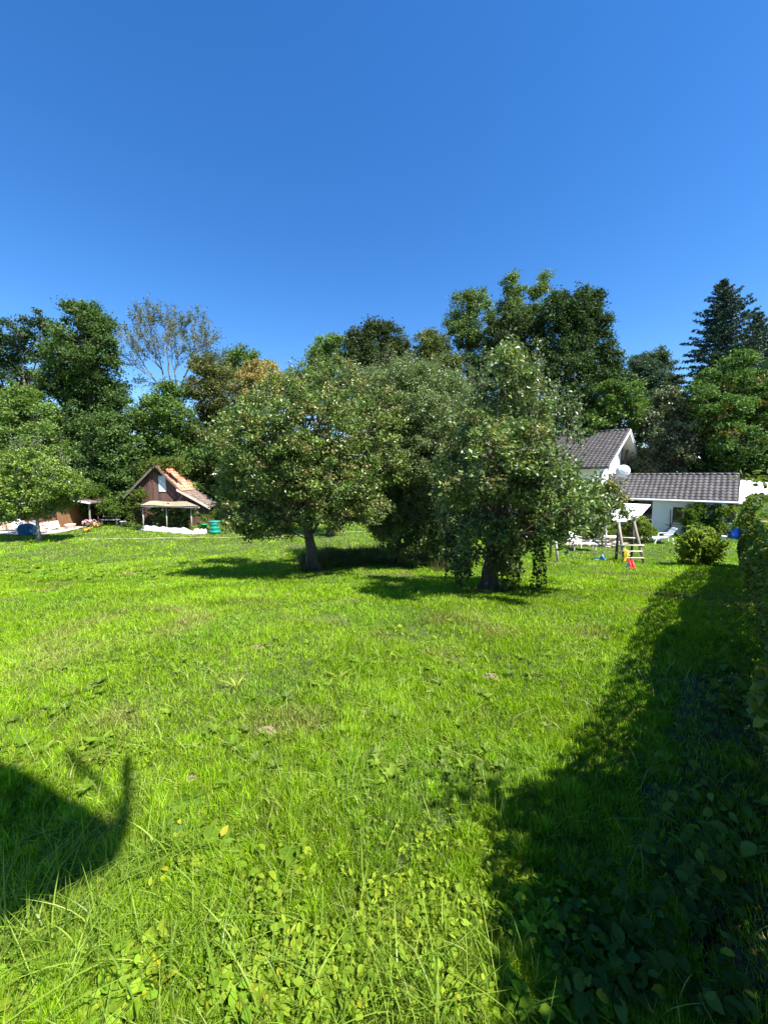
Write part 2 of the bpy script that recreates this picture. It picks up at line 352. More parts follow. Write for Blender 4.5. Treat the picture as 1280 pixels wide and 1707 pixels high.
# ------------------------------------------------------------------ roofs made of real tiles
def tiled(name, a, b, c, d, tu, tv, material, parent, cols, amp=.042, step=.035, seed=1, sag=0):
    a, b, c, d = [np.array(p, float) for p in (a, b, c, d)]; nrm = unit(np.cross(b - a, d - a)); nrm = nrm if nrm[2] > 0 else -nrm
    nu = max(1, round(np.linalg.norm(b - a) / tu)); nv = max(1, round(np.linalg.norm(d - a) / tv)); sub = 6
    r = np.random.default_rng(seed); tc_ = jitter_col(cols, nu * nv, r, .18).reshape(nv, nu, 3); V = []; C = []; Q = []
    for j in range(nv):
        o = len(V); row = nu * (sub + 1)
        for e in (0, 1, 2):                                  # lower edge, upper edge, lip under the lower edge
            vv = j / nv if e != 1 else min(1, (j + 1.04) / nv); lift = step * (e != 1) + .004 - (step + amp * .3) * (e == 2)
            for i in range(nu):
                for k in range(sub + 1):
                    u = (i + k / sub) / nu; h = amp * (.5 - .5 * math.cos(2 * math.pi * k / sub)) * (.4 if e == 2 else 1)
                    p = (a + (b - a) * u) * (1 - vv) + (d + (c - d) * u) * vv + nrm * (h + lift)
                    if sag: p[2] += sag * (float(vnoise(u * 4, vv * 3, seed)) - .5)
                    V.append(p); C.append(tc_[j, i])
        for i in range(nu):
            for k in range(sub):
                q = o + i * (sub + 1) + k; Q.append((q, q + 1, q + 1 + row, q + row)); Q.append((q + 2 * row, q + 2 * row + 1, q + 1, q))
    return mesh_np(name, V, [Q], material, parent, C, smooth=False)

# ------------------------------------------------------------------ the white house with its low wing
HZ = math.atan2(-.66, .75)
O = np.array([15.5, 26.9, -2.0])
GREY = [(.055, .050, .050), (.066, .060, .060), (.078, .071, .070)]
house = thing("white_house", "white rendered house with dark grey tiled gable roof and a long low wing", "house", O, HZ)
wb = B()
pts = [(-.9, .9), (-.9, 12.9)]
# main body: pentagon prism from x=-11 to x=-.9
prof = [(.9, -.2), (.9, 4.93), (6.9, 7.5), (12.9, 4.93), (12.9, -.2)]
vs = [(-11, y, z) for y, z in prof] + [(-.9, y, z) for y, z in prof]
wb.add(vs, [(0, 1, 2, 3, 4), (9, 8, 7, 6, 5)] + [(i, i + 5, (i + 1) % 5 + 5, (i + 1) % 5) for i in range(5)])
wb.build("wall", "white_render", house)
ww = B(); ww.box(2.35, 6.2, 2.55, 7.2, -.2, 2.42)
ww.box(-.9, 2.35, 5.3, 7.2, -.2, 2.42)
ww.add([(6.2, 2.55, 2.42), (6.2, 7.2, 2.42), (6.2, 4.9, 3.9), (6.1, 2.55, 2.42), (6.1, 7.2, 2.42), (6.1, 4.9, 3.9)], [(0, 1, 2), (5, 4, 3), (0, 2, 5, 3), (1, 4, 5, 2)])
ww.build("wing_wall", "white_render", house)
# main roof
def roofpair(x0, x1, y0, yr, y1, ze, zr, nm, seed):
    f = tiled(nm, (x0, y0, ze), (x1, y0, ze), (x1, yr, zr), (x0, yr, zr), .30, .36, "grey_tiles", house, GREY, seed=seed)
    tiled(nm, (x1, y1, ze), (x0, y1, ze), (x0, yr, zr), (x1, yr, zr), .30, .36, "grey_tiles", house, GREY, seed=seed + 1)
    return f
mr_ = roofpair(-11.5, 0, 0, 6.9, 13.8, 4.62, 7.72, "roof", 3)
wr_ = roofpair(-.85, 6.75, 2.05, 4.9, 7.75, 2.45, 4.08, "wing_roof", 5)
for (x0, x1, yr, zr) in ((-11.5, 0.02, 6.9, 7.80), (-.85, 6.77, 4.9, 4.15)):
    rb = B(); k = int((x1 - x0) / .38)
    for i in range(k):
        a_ = x0 + (x1 - x0) * i / k; b_ = x0 + (x1 - x0) * (i + 1.06) / k; rb.tube([(a_, yr, zr - .03), (b_, yr, zr - .045)], [.115, .10], 10)
    rb.build("ridge_tiles", "fascia_dark" if 0 else "old_tile" if 0 else "dark_ridge", house, smooth=True) if "dark_ridge" in M else (mat("dark_ridge", (.10, .09, .09), .7, .2, 5), rb.build("ridge_tiles", "dark_ridge", house, smooth=True))
# soffits, barge boards, gutters
sb = B()
for s_ in (0, 1):
    y0, yr = (0, 6.9) if s_ == 0 else (13.8, 6.9)
    sb.slab([(-11.5, y0, 4.58), (-.02, y0, 4.58), (-.02, yr, 7.66), (-11.5, yr, 7.66)], .07)
sb.build("soffit", "cream_soffit", house)
bb = B()
for y0 in (0, 13.8):
    bb.slab([(0, y0, 4.63), (0, 6.9, 7.73), (0, 6.9, 7.50), (0, y0, 4.40)], .035, (1, 0, 0)); bb.slab([(.05, y0, 4.70), (.05, 6.9, 7.80), (.05, 6.9, 7.70), (.05, y0, 4.60)], .03, (1, 0, 0))
bb.build("barge_board", "white_paint", house)
gb = B(); gb.tube([(-11.5, -.09, 4.58), (.05, -.09, 4.56)], .07, 8); gb.build("gutter", "dark_metal", house)
gb = B(); gb.tube([(-.8, 1.97, 2.38), (6.75, 1.97, 2.34)], .055, 8); gb.slab([(-.8, 2.05, 2.44), (6.75, 2.05, 2.44), (6.75, 2.05, 2.28), (-.8, 2.05, 2.28)], .03, (0, 1, 0)); gb.build("wing_gutter", "white_paint", house)
sb = B(); sb.slab([(-.85, 2.09, 2.40), (6.7, 2.09, 2.40), (6.7, 4.9, 4.0), (-.85, 4.9, 4.0)], .05); sb.slab([(-.85, 7.7, 2.40), (6.7, 7.7, 2.40), (6.7, 4.9, 4.0), (-.85, 4.9, 4.0)], .05); sb.build("wing_soffit", "cream_soffit", house)
vb = B(); vb.slab([(6.78, 2.05, 2.50), (6.78, 4.9, 4.14), (6.78, 4.9, 3.98), (6.78, 2.05, 2.34)], .03, (1, 0, 0)); vb.slab([(6.78, 7.75, 2.50), (6.78, 4.9, 4.14), (6.78, 4.9, 3.98), (6.78, 7.75, 2.34)], .03, (1, 0, 0)); vb.build("wing_barge_board", "fascia_dark", house)
def window(x0, x1, z0, z1, y, parent, axis='y', mullion=1):
    f = B(); t = .07
    if axis == 'y':
        f.box(x0, x1, y - .05, y + .02, z0, z0 + t).box(x0, x1, y - .05, y + .02, z1 - t, z1).box(x0, x0 + t, y - .05, y + .02, z0 + t, z1 - t).box(x1 - t, x1, y - .05, y + .02, z0 + t, z1 - t)
        if mullion: f.box((x0 + x1) / 2 - .03, (x0 + x1) / 2 + .03, y - .045, y + .02, z0 + t, z1 - t)
        wo = f.build("window", "white_paint", parent)
        B().box(x0 + .05, x1 - .05, y - .02, y - .004, z0 + .05, z1 - .05).build("pane", "window_glass", wo)
        B().box(x0 - .08, x1 + .08, y - .14, y - .002, z0 - .05, z0 - .003).build("sill", "dull_stone", wo)
    else:
        f.box(y - .02, y + .05, x0, x1, z0, z0 + t).box(y - .02, y + .05, x0, x1, z1 - t, z1).box(y - .02, y + .05, x0, x0 + t, z0 + t, z1 - t).box(y - .02, y + .05, x1 - t, x1, z0 + t, z1 - t)
        wo = f.build("window", "white_paint", parent)
        B().box(y + .004, y + .02, x0 + .05, x1 - .05, z0 + .05, z1 - .05).build("pane", "window_glass", wo)
    return wo
window(3.45, 4.75, .75, 1.95, 2.55, house)
window(-3.1, -2.0, 3.2, 4.4, .9, house); window(-5.6, -4.3, 3.2, 4.4, .9, house); window(-3.1, -1.9, .9, 2.2, .9, house); window(-6.2, -4.2, .1, 2.2, .9, house)
window(1.3, 2.2, 3.1, 4.4, -.9, house, 'x')
dk = B(); dk.box(.2, 2.2, 5.28, 5.297, .0, 2.2); dk.build("patio_door", "window_glass", house)
dp = B(); dp.tube([(6.0, 1.98, 2.35), (6.12, 2.45, 2.15), (6.12, 2.45, 0)], .05, 8); dp.box(6.0, 6.3, 2.3, 2.5, 1.75, 2.2); dp.build("downpipe", "white_paint", house)
pb = B(); pb.tube([(-.15, 5.9, 3.4), (-.15, 4.6, 3.5)], .02, 6)
# awning over the porch in the corner of the wing
aw = thing("awning", "white cloth awning sloping from the wing eave above the porch", "awning", O, HZ)
a1, a2, a3, a4 = at(1014, 867, 25.3), at(1060, 868, 24.6), at(1084, 841, 26.3), at(1024, 838, 27.6)
MI = Matrix.Rotation(-HZ, 3, 'Z')
def loc(p): return tuple(MI @ Vector([float(c) for c in (np.array(p) - O)]))
cb = B(); cb.slab([loc(a1), loc(a2), loc(a3), loc(a4)], .03); cb.build("cloth", "awning_cloth", aw)
cb = B(); cb.tube([loc(a1), loc(a2)], .035, 8); cb.build("front_bar", "white_paint", aw)
for p, q in ((a2, (1086, 866)), (a1, (1010, 868))): cb = B(); cb.tube([loc(p), loc(at(q[0], q[1], 26.6))], .02, 6); cb.build("arm", "grey_metal", aw)
# satellite dish on the gable
dish = thing("satellite_dish", "round white satellite dish on the sunlit gable wall", "satellite dish", at(1038, 786, 28.8), HZ + R(12))
db = B(); prof = []
for i in range(7): t = i / 6; prof.append((max(.001, .47 * t), .12 * t * t))
db.lathe(prof + [(.47, .14), (.001, .03)], 28); dd = db.build("reflector", "white_plastic", dish, smooth=True); dd.rotation_euler = (R(78), 0, R(-8))
db = B(); db.tube([(.05, -.05, -.05), (.25, -.55, -.1)], .015, 6); db.tube([(.25, -.55, -.1), (.25, -.62, -.06)], .05, 8); db.build("feed_arm", "grey_metal", dish)
db = B(); db.tube([(0, .03, 0), (0, .6, -.05), (0, .6, -.4)], .03, 8); db.build("mount", "grey_metal", dish)
# flat-roofed carport at the right of the wing
cp = thing("carport", "low outbuilding with white flat roof right of the grey wing", "outbuilding", (22.2, 24.6, -2), HZ)
OC = np.array([22.2, 24.6, -2.0])
def locc(p): return tuple(MI @ Vector([float(c) for c in (np.array(p) - OC)]))
q = [at(1229, 838.5, 24.6), at(1262, 842, 23.6), at(1310, 806, 28.0), at(1234, 800, 28.6)]
rb = B(); rb.slab([locc(p) for p in q], .10); rb.build("roof", "flat_roof_felt", cp)
rb = B(); q2 = [locc(p) for p in q]
lw = [(p[0] * .97 + .05, p[1] + .12, p[2] - .14) for p in q2]
rb.add(lw + [(p[0], p[1], -.1) for p in lw], [(0, 1, 5, 4), (1, 2, 6, 5), (2, 3, 7, 6), (3, 0, 4, 7)]); rb.build("wall", "grey_fence", cp)

# ------------------------------------------------------------------ the wooden shed
SO = at(258, 888, 30.5); SO[2] = -2.0; SRZ = math.atan2(.1, .995)
shed = thing("wooden_shed", "old dark board shed with orange red tile roof and beige lean-to canopy", "shed", SO, SRZ)
def sl_(px, py, Y): p = at(px, py, Y) - SO; return tuple(Matrix.Rotation(-SRZ, 3, 'Z') @ Vector([float(c) for c in p]))
e0 = sl_(209, 828, 30.5); ap = sl_(258, 774.7, 30.5); br = sl_(300.6, 819, 30.5); e1 = sl_(347.5, 847, 30.5)
D = 9.0
wb = B(); pr = [(e0[0] + .45, -.1), (e0[0] + .45, e0[2] + .38), (ap[0], ap[2] - .08), (br[0] - .05, br[2] - .04), (e1[0] - .4, e1[2] + .18), (e1[0] - .4, -.1)]
wb.add([(x, .35, z) for x, z in pr] + [(x, D - .3, z) for x, z in pr], [tuple(range(6)), tuple(range(11, 5, -1))] + [(i, i + 6, (i + 1) % 6 + 6, (i + 1) % 6) for i in range(6)])
wb.build("wall", "shed_boards", shed)
RED = [(.42, .15, .075), (.50, .22, .12), (.36, .12, .07), (.55, .30, .20)]
OT = [(.10, .07, .055), (.15, .11, .09), (.20, .14, .11)]
tiled("roof", (br[0], 0, br[2]), (br[0], D, br[2]), (ap[0], D, ap[2]), (ap[0], 0, ap[2]), .26, .30, "red_tiles", shed, RED, .05, .035, 11, .10)
tiled("roof", (e0[0], 0, e0[2]), (e0[0], D, e0[2]), (ap[0], D, ap[2]), (ap[0], 0, ap[2]), .26, .30, "red_tiles", shed, OT, .05, .035, 12, .08)
tiled("catslide_roof", (e1[0], 0, e1[2]), (e1[0], D, e1[2]), (br[0] + .03, D, br[2] - .06), (br[0] + .03, 0, br[2] - .06), .26, .30, "red_tiles", shed, OT, .05, .03, 13, .05)
bb = B(); bb.slab([(e0[0], -.05, e0[2] + .03), (ap[0], -.05, ap[2] + .05), (ap[0], -.05, ap[2] - .16), (e0[0], -.05, e0[2] - .18)], .045, (0, 1, 0))
bb.slab([(ap[0], -.052, ap[2] + .05), (br[0], -.052, br[2] + .03), (br[0], -.052, br[2] - .15), (ap[0], -.052, ap[2] - .16)], .045, (0, 1, 0)); bb.build("barge_board", "shed_trim", shed)
bb = B(); bb.slab([(br[0] - .35, -.055, br[2] + .2), (e1[0], -.055, e1[2] + .03), (e1[0], -.055, e1[2] - .15), (br[0] - .35, -.055, br[2] + .02)], .045, (0, 1, 0)); bb.build("lower_barge_board", "pale_wood", shed)
w0 = sl_(262, 820, 30.5); w1 = sl_(272, 793, 30.5)
wn = B().box(w0[0], w1[0], .30, .345, w0[2], w1[2]).build("shutter", "pale_blue_grey" if "pale_blue_grey" in M else (mat("pale_blue_grey", (.52, .60, .62), .7, .1, 5) and "pale_blue_grey"), shed)
# lean-to canopy
cz = [sl_(234, 842, 28.0), sl_(332, 844.5, 28.0), sl_(312, 836.5, 30.3), sl_(250, 835.5, 30.3)]
n_ = 34; V = []; Q = []
for i in range(n_ * 2 + 1):
    t = i / (n_ * 2); a_ = np.array(cz[0]) * (1 - t) + np.array(cz[1]) * t; b_ = np.array(cz[3]) * (1 - t) + np.array(cz[2]) * t
    h = .025 * (i % 2) + .03 * math.sin(t * 9)
    for p in (a_, b_): V.append((p[0], p[1], p[2] + h))
    for p in (a_, b_): V.append((p[0], p[1], p[2] + h - .02))
for i in range(n_ * 2): o = i * 4; Q += [(o, o + 4, o + 5, o + 1), (o + 2, o + 3, o + 7, o + 6), (o, o + 2, o + 6, o + 4)]
mesh_np("canopy_sheet", V, [Q], "corrugated", shed)
for px in (240, 279, 320):
    p = sl_(px, 884, 28.3); B().tube([(p[0], p[1], -.05), (p[0] + .03, p[1], cz[0][2] - .02)], .032, 8).build("post", "pale_wood", shed, smooth=True)
B().beam((cz[0][0], cz[0][1] + .08, cz[0][2] - .07), (cz[1][0], cz[1][1] + .08, cz[1][2] - .07), .07, .09).build("beam", "pale_wood", shed)
dk = sl_(290, 880, 30.5); B().box(dk[0], dk[0] + .9, .31, .345, 0, 1.9).build("door", "interior_shade", shed)  # near-black panel, doorway darkness put into the colour

# ------------------------------------------------------------------ the garden hut at the far left
HO = at(80, 880, 29.5); HO[2] = -2.0
hut = thing("garden_hut", "brown wooden hut with white roof edge behind the left terrace", "hut", HO, R(4))
def hl(px, py, Y=29.5): p = at(px, py, Y) - HO; return tuple(Matrix.Rotation(-R(4), 3, 'Z') @ Vector([float(c) for c in p]))
a_, b_, c_ = hl(30, 842), hl(92, 827), hl(152, 839)
wb = B(); wb.box(a_[0] + .3, hl(113, 850)[0], .3, 4.2, -.1, a_[2]); wb.build("wall", "hut_wood", hut)
wb = B(); wb.box(hl(93, 860)[0], hl(113, 860)[0], .1, .296, 0, a_[2] - .03); wb.build("door_leaf", "hut_wood", hut)
wb = B(); wb.box(hl(70, 860)[0], hl(90, 860)[0], .27, .298, 1.0, 1.9); wb.build("window", "window_glass", hut)
wb = B(); wb.slab([(a_[0], -.3, a_[2] + .05), (b_[0], -.3, b_[2]), (b_[0], 4.6, b_[2]), (a_[0], 4.6, a_[2] + .05)], .08); wb.slab([(b_[0], -.3, b_[2]), (c_[0], -.3, c_[2] + .05), (c_[0], 4.6, c_[2] + .05), (b_[0], 4.6, b_[2])], .08); wb.build("roof", "old_tile", hut)
wb = B(); wb.slab([(a_[0], -.34, a_[2] + .08), (b_[0], -.34, b_[2] + .04), (b_[0], -.34, b_[2] - .10), (a_[0], -.34, a_[2] - .06)], .04, (0, 1, 0)); wb.slab([(b_[0], -.34, b_[2] + .04), (c_[0], -.34, c_[2] + .08), (c_[0], -.34, c_[2] - .05), (b_[0], -.34, b_[2] - .10)], .04, (0, 1, 0)); wb.build("fascia", "white_paint", hut)
wb = B(); wb.tube([(c_[0] - .3, 0, -.05), (c_[0] - .3, 0, c_[2])], .06, 8); wb.build("post", "weathered_wood", hut)
wb = B(); wb.box(hl(113, 860)[0] + .01, c_[0] - .2, 3.9, 4.0, 0, a_[2]); wb.build("back_wall", "interior_shade", hut)  # near-black colour stands in for the shade in the open side
fh = thing("distant_cottage", "orange tiled roof top showing between trees left of the board shed", "cottage", (at(128, 800, 38)[0], 38, -2), R(20))
B().box(-3, 3, .3, 6, -.1, 2.6).build("wall", "white_render", fh)
zz = at(128, 788, 38)[2] + 2
tiled("roof", (-3.4, 0, zz - 2.0), (3.4, 0, zz - 2.0), (2.8, 3, zz), (-2.8, 3, zz), .26, .32, "red_tiles", fh, RED, .04, .03, 21)
tiled("roof", (3.4, 6.2, zz - 2.0), (-3.4, 6.2, zz - 2.0), (-2.8, 3, zz), (2.8, 3, zz), .26, .32, "red_tiles", fh, RED, .04, .03, 22)

# ------------------------------------------------------------------ the four fruit trees in the middle and the small one at the left
def K(*a): return list(a)
FT = dict(leaf=.09, rc=.30, m="fruit_leaves", bark="bark", cat="fruit tree", up=.45, per=62, aspect=.6, spread=.36, auto=26)
YB = (.16, [(.17, .17, .04), (.22, .19, .06), (.12, .13, .03)])
YA = float(G(524, 952)[1]); YD = float(G(815, 982)[1]); YC = float(G(656, 940)[1]); YE = float(G(550, 894)[1])
tree("apple_tree", "broad apple tree with a leaning trunk, nearest to the shed", (524, 952), YA,
     K((408, 722, 46), (396, 800, 38), (428, 842, 50), (402, 862, 26), (462, 765, 66), (470, 668, 48), (522, 710, 72), (540, 800, 75), (482, 858, 42), (560, 650, 50), (600, 730, 62), (604, 815, 50), (590, 852, 28), (438, 700, 42), (386, 770, 20), (505, 640, 34), (430, 880, 20), (376, 838, 18), (530, 850, 32), (640, 770, 40), (366, 738, 9), (450, 878, 24), (410, 885, 16), (560, 868, 24), (500, 780, 60), (640, 690, 40), (620, 850, 26)),
     AP, tr=.22, patch=YB, ydep=(-2.6, 1.2), seed=11, dens=1.15, shoots=[(x, y, y - 28) for x, y in ((455, 640), (480, 632), (510, 612), (540, 618), (560, 608), (590, 640), (420, 668), (395, 690), (370, 715), (352, 745), (575, 622), (600, 650))], **FT)
tree("apple_tree", "far apple tree seen through the gap under the broad apple tree", (550, 894), YE,
     K((560, 640, 32), (600, 645, 34), (540, 690, 40), (590, 700, 40), (520, 665, 28), (560, 760, 40), (620, 690, 34), (575, 820, 30)),
     GG, tr=.25, seed=12, **{**FT, "leaf": .12, "rc": .5})
tree("pear_tree", "tall grey-green pear tree in the middle with low hanging twigs", (656, 940), YC,
     K((640, 650, 42), (692, 650, 40), (650, 720, 56), (720, 715, 56), (690, 628, 26), (740, 662, 32), (662, 800, 56), (722, 790, 56), (752, 745, 34), (655, 855, 32), (700, 850, 30), (745, 850, 34), (622, 640, 24), (700, 760, 50), (760, 700, 22), (640, 690, 40), (665, 640, 34), (720, 640, 30), (770, 740, 34), (625, 740, 40), (760, 800, 34), (690, 700, 50), (775, 705, 34), (780, 780, 40), (765, 840, 34), (775, 650, 24), (640, 760, 46), (640, 830, 34), (690, 830, 36), (735, 860, 30), (640, 880, 22), (655, 634, 32, -1), (700, 632, 32, -1), (738, 642, 30, -1), (765, 665, 28, -1), (690, 680, 40, -2.2), (740, 700, 40, -2.2), (650, 700, 36, -2), (720, 760, 44, -2.4), (760, 740, 34, -2.2), (670, 770, 40, -2.4)),
     [(.10, .15, .035), (.14, .19, .055), (.20, .25, .10)], tr=.11, ydep=(-1.8, 1.2), seed=13, dens=1.9, shoots=[(x, y, y - 30) for x, y in ((620, 628), (640, 618), (655, 625), (672, 612), (690, 610), (705, 615), (720, 625), (735, 630), (748, 640), (765, 670), (662, 640), (700, 640), (710, 660))], **{**FT, "leaf": .07})
tree("young_fruit_tree", "low bushy green fruit tree with leaves down to the tall dry grass", (690, 942), YC - 1.2,
     K((640, 872, 26), (668, 858, 26), (700, 868, 28), (728, 872, 26), (690, 890, 20), (722, 902, 16), (642, 892, 14), (752, 868, 20), (740, 920, 12), (660, 890, 22), (675, 912, 16), (700, 905, 20), (725, 925, 16), (648, 915, 12), (745, 900, 20), (690, 935, 12), (765, 895, 18), (620, 870, 18)),
     [(.08, .14, .03), (.10, .16, .04), (.13, .17, .05)], tr=.06, seed=14, dens=1.4, **{**FT, "per": 48})
tree("old_pear_tree", "biggest fruit tree, with upright shoots and ivy curtains round its thick dark trunk", (815, 982), YD,
     K((850, 655, 38), (830, 705, 50), (882, 695, 42), (812, 762, 42), (870, 772, 62), (916, 772, 28), (930, 828, 52), (972, 832, 28), (1006, 826, 26), (862, 860, 54), (802, 838, 46), (764, 815, 36), (772, 862, 28), (900, 868, 36), (955, 858, 30), (906, 722, 28), (840, 612, 16), (868, 625, 18), (1026, 836, 14), (800, 680, 22), (795, 720, 22), (905, 675, 12), (878, 640, 16), (810, 650, 12), (850, 900, 26), (790, 770, 34), (845, 800, 50), (925, 860, 36), (985, 858, 22), (775, 885, 20), (855, 740, 46), (875, 905, 20), (930, 890, 18), (775, 720, 34), (770, 770, 36), (770, 820, 34), (926, 800, 32), (900, 803, 42), (840, 600, 14), (855, 600, 12), (1015, 850, 22), (985, 870, 22), (745, 850, 24), (832, 892, 28, -1.2), (790, 892, 26, -1.4), (862, 905, 22, -1.0), (842, 945, 20, -.9), (778, 920, 20, -.8), (770, 950, 14, -.6)),
     AP + GG, tr=.24, patch=YB, ydep=(-2.8, 1.0), seed=15, dens=1.15, shoots=[(x, y, y2) for x, y, y2 in ((800, 660, 606), (815, 640, 588), (822, 630, 596), (827, 640, 576), (833, 620, 590), (838, 620, 566), (843, 610, 582), (848, 620, 570), (856, 630, 562), (861, 620, 585), (866, 640, 580), (872, 640, 574), (882, 650, 592), (893, 648, 566), (902, 660, 598), (898, 660, 586), (931, 700, 628), (952, 725, 652), (968, 745, 664), (786, 690, 622), (775, 700, 640), (922, 690, 640), (912, 680, 628), (925, 700, 640), (940, 715, 645), (946, 740, 665), (956, 740, 690), (965, 740, 672), (918, 690, 655), (780, 740, 690), (770, 700, 650), (830, 625, 600), (860, 610, 575))], trunk_to=at(822, 885, YD), **FT)
tree("small_apple_tree", "small light green apple tree beside the left terrace", (66, 900), float(G(66, 901)[1]),
     K((20, 790, 42), (55, 780, 38), (90, 800, 40), (40, 830, 38), (70, 825, 34), (115, 805, 26), (100, 830, 24), (30, 765, 22), (0, 820, 36), (110, 815, 22), (-20, 780, 32), (60, 755, 14), (20, 852, 22), (95, 838, 16), (70, 850, 18), (-10, 855, 24), (125, 830, 12)),
     [(.11, .19, .02), (.15, .23, .03), (.20, .27, .04)], tr=.12, seed=16, bark="pale_bark", **{**FT, "leaf": .12, "rc": .42, "per": 42, "bark": "pale_bark"} if 0 else {k: v for k, v in {**FT, "leaf": .13, "rc": .42, "per": 52}.items() if k != "bark"})

# ------------------------------------------------------------------ the trees behind
FG = "trees behind the gardens"
def bt(name, label, px, Y, lobes, cols, **k):
    return tree(name, label, (px, 880), Y, lobes, cols, group=FG, **{**dict(leaf=.22, rc=.7, per=115, tr=.3), **k})
bt("ash_tree", "airy dark tree with open sky in its crown at the left edge", 45, 38, K((0, 590, 34), (35, 560, 28), (70, 548, 26), (95, 570, 24), (20, 625, 34), (75, 600, 28), (50, 650, 30), (-30, 570, 40), (-30, 640, 50)), DG + BG_, dens=.55, seed=21)
bt("ash_tree", "tall dense dark green tree with a blocky top, left", 145, 37, K((138, 530, 24), (160, 545, 26), (145, 580, 40), (165, 620, 40), (120, 600, 34), (150, 660, 48), (185, 665, 26), (110, 640, 40), (125, 518, 14), (150, 720, 55), (190, 720, 28), (152, 518, 14)), DG, seed=22, dens=1.2)
bt("maple_tree", "rounded middle green tree above the small apple tree at the left", 40, 34, K((30, 680, 34), (60, 700, 38), (10, 720, 38), (80, 735, 34), (-20, 690, 40), (45, 665, 20), (30, 770, 40), (100, 760, 26), (-30, 750, 40)), MG, seed=23)
bt("spruce_tree", "dark blue green tree between the dense tall tree and the shed", 190, 33.5, K((180, 720, 30), (200, 740, 30), (170, 770, 40), (215, 780, 34), (185, 815, 40), (150, 800, 36), (205, 700, 14), (225, 820, 26), (190, 850, 30), (150, 845, 24)), DG, seed=24)
bt("maple_tree", "dense grey green tree behind the shed roof", 255, 36, K((245, 700, 28), (270, 690, 30), (240, 740, 34), (280, 740, 38), (300, 700, 30), (232, 690, 14), (320, 740, 34), (265, 780, 40), (310, 780, 36), (225, 770, 26), (285, 655, 22), (260, 670, 16)), DG + MG, seed=25)
bt("beech_tree", "brownish green tree to the right of the sparse tall tree", 350, 38, K((350, 620, 28), (370, 650, 34), (335, 650, 24), (355, 690, 34), (380, 700, 30), (340, 725, 34), (330, 610, 16), (360, 750, 40)), BR, seed=26)
bt("maple_tree", "small dark treetop beyond the golden tree", 405, 46, K((390, 600, 16), (402, 590, 12), (425, 600, 14), (412, 625, 24), (380, 620, 18), (440, 605, 9)), DG + MG, seed=27)
bt("golden_tree", "tree with yellow brown crown, the only golden one", 435, 41, K((425, 626, 24), (452, 626, 20), (405, 640, 22), (440, 655, 26), (418, 668, 18), (465, 648, 14)), GO, seed=28)
bt("beech_tree", "low round distant treetop right of the golden tree", 492, 50, K((490, 625, 14), (505, 640, 18), (480, 640, 18), (497, 665, 26)), MG, seed=29, per=40)
bt("oak_tree", "light green treetop left of the yellow green oak above the apple tree", 548, 43, K((545, 575, 16), (530, 585, 14), (560, 570, 14), (545, 605, 26), (522, 610, 14), (575, 610, 26), (540, 640, 30)), MG, seed=30)
bt("oak_tree", "dark oak with a wide jagged top behind the middle fruit trees", 620, 40, K((600, 565, 22), (625, 558, 22), (648, 560, 20), (662, 580, 18), (590, 590, 26), (630, 590, 32), (618, 545, 10), (645, 545, 8), (668, 600, 16), (610, 620, 34), (660, 625, 28)), [(.05, .075, .018), (.07, .095, .022), (.03, .05, .012)], seed=31)
bt("oak_tree", "yellow green oak between the dark oak and the pale poplar", 715, 39, K((712, 570, 20), (735, 580, 22), (700, 595, 20), (725, 610, 30), (750, 610, 24), (695, 630, 24), (740, 650, 34), (715, 560, 10), (780, 660, 30)), YG + BR, seed=32)
bt("poplar_tree", "pale airy poplar left of the highest treetop", 785, 40, K((770, 505, 16), (795, 495, 16), (760, 530, 18), (785, 530, 22), (810, 515, 14), (775, 560, 24), (800, 570, 26), (758, 550, 14), (800, 620, 34), (778, 490, 8)), MG + GG, seed=33, dens=.8)
bt("poplar_tree", "highest pale poplar with narrow wispy tops", 868, 42, K((850, 475, 13), (862, 490, 16), (845, 510, 16), (895, 490, 13), (905, 475, 10), (888, 515, 16), (870, 520, 22), (850, 540, 22), (852, 463, 7), (908, 462, 6)), GG + MG, seed=34, dens=.75)
bt("maple_tree", "broad dark maple with olive leaves behind the old pear tree", 850, 38, K((830, 560, 26), (860, 545, 28), (890, 550, 28), (850, 590, 36), (900, 600, 36), (820, 610, 26), (870, 640, 44), (825, 540, 12), (840, 690, 44)), [(.045, .075, .016), (.06, .10, .02), (.035, .055, .014)], seed=35)
bt("maple_tree", "tall dark maple with a stepped right edge, left of the sky gap", 965, 37, K((940, 505, 24), (965, 505, 22), (985, 520, 20), (925, 530, 30), (960, 545, 34), (995, 545, 18), (940, 580, 40), (985, 585, 34), (1010, 610, 24), (950, 630, 44), (1000, 640, 34), (1025, 620, 16), (993, 495, 10), (935, 690, 46), (985, 690, 40), (1008, 530, 7), (1035, 640, 16)), [(.04, .08, .018), (.06, .105, .022), (.028, .055, .014)], seed=36, dens=1.15)
bt("ash_tree", "distant bluish green treetop in the gap beside the conifer", 1085, 55, K((1075, 600, 16), (1095, 595, 15), (1060, 610, 13), (1110, 605, 13), (1085, 625, 24), (1065, 640, 20), (1115, 640, 20), (1090, 670, 30)), [(.07, .12, .06), (.05, .09, .05)], seed=37, leaf=.26)
bt("locust_tree", "soft light green tree directly above the house ridge", 1030, 34.5, K((1020, 665, 24), (1045, 655, 22), (1005, 690, 24), (1035, 695, 30), (1065, 680, 24), (1010, 650, 14), (1055, 715, 26), (990, 720, 30)), [(.07, .14, .022), (.10, .18, .03), (.13, .20, .035)], seed=38, flat=.5)
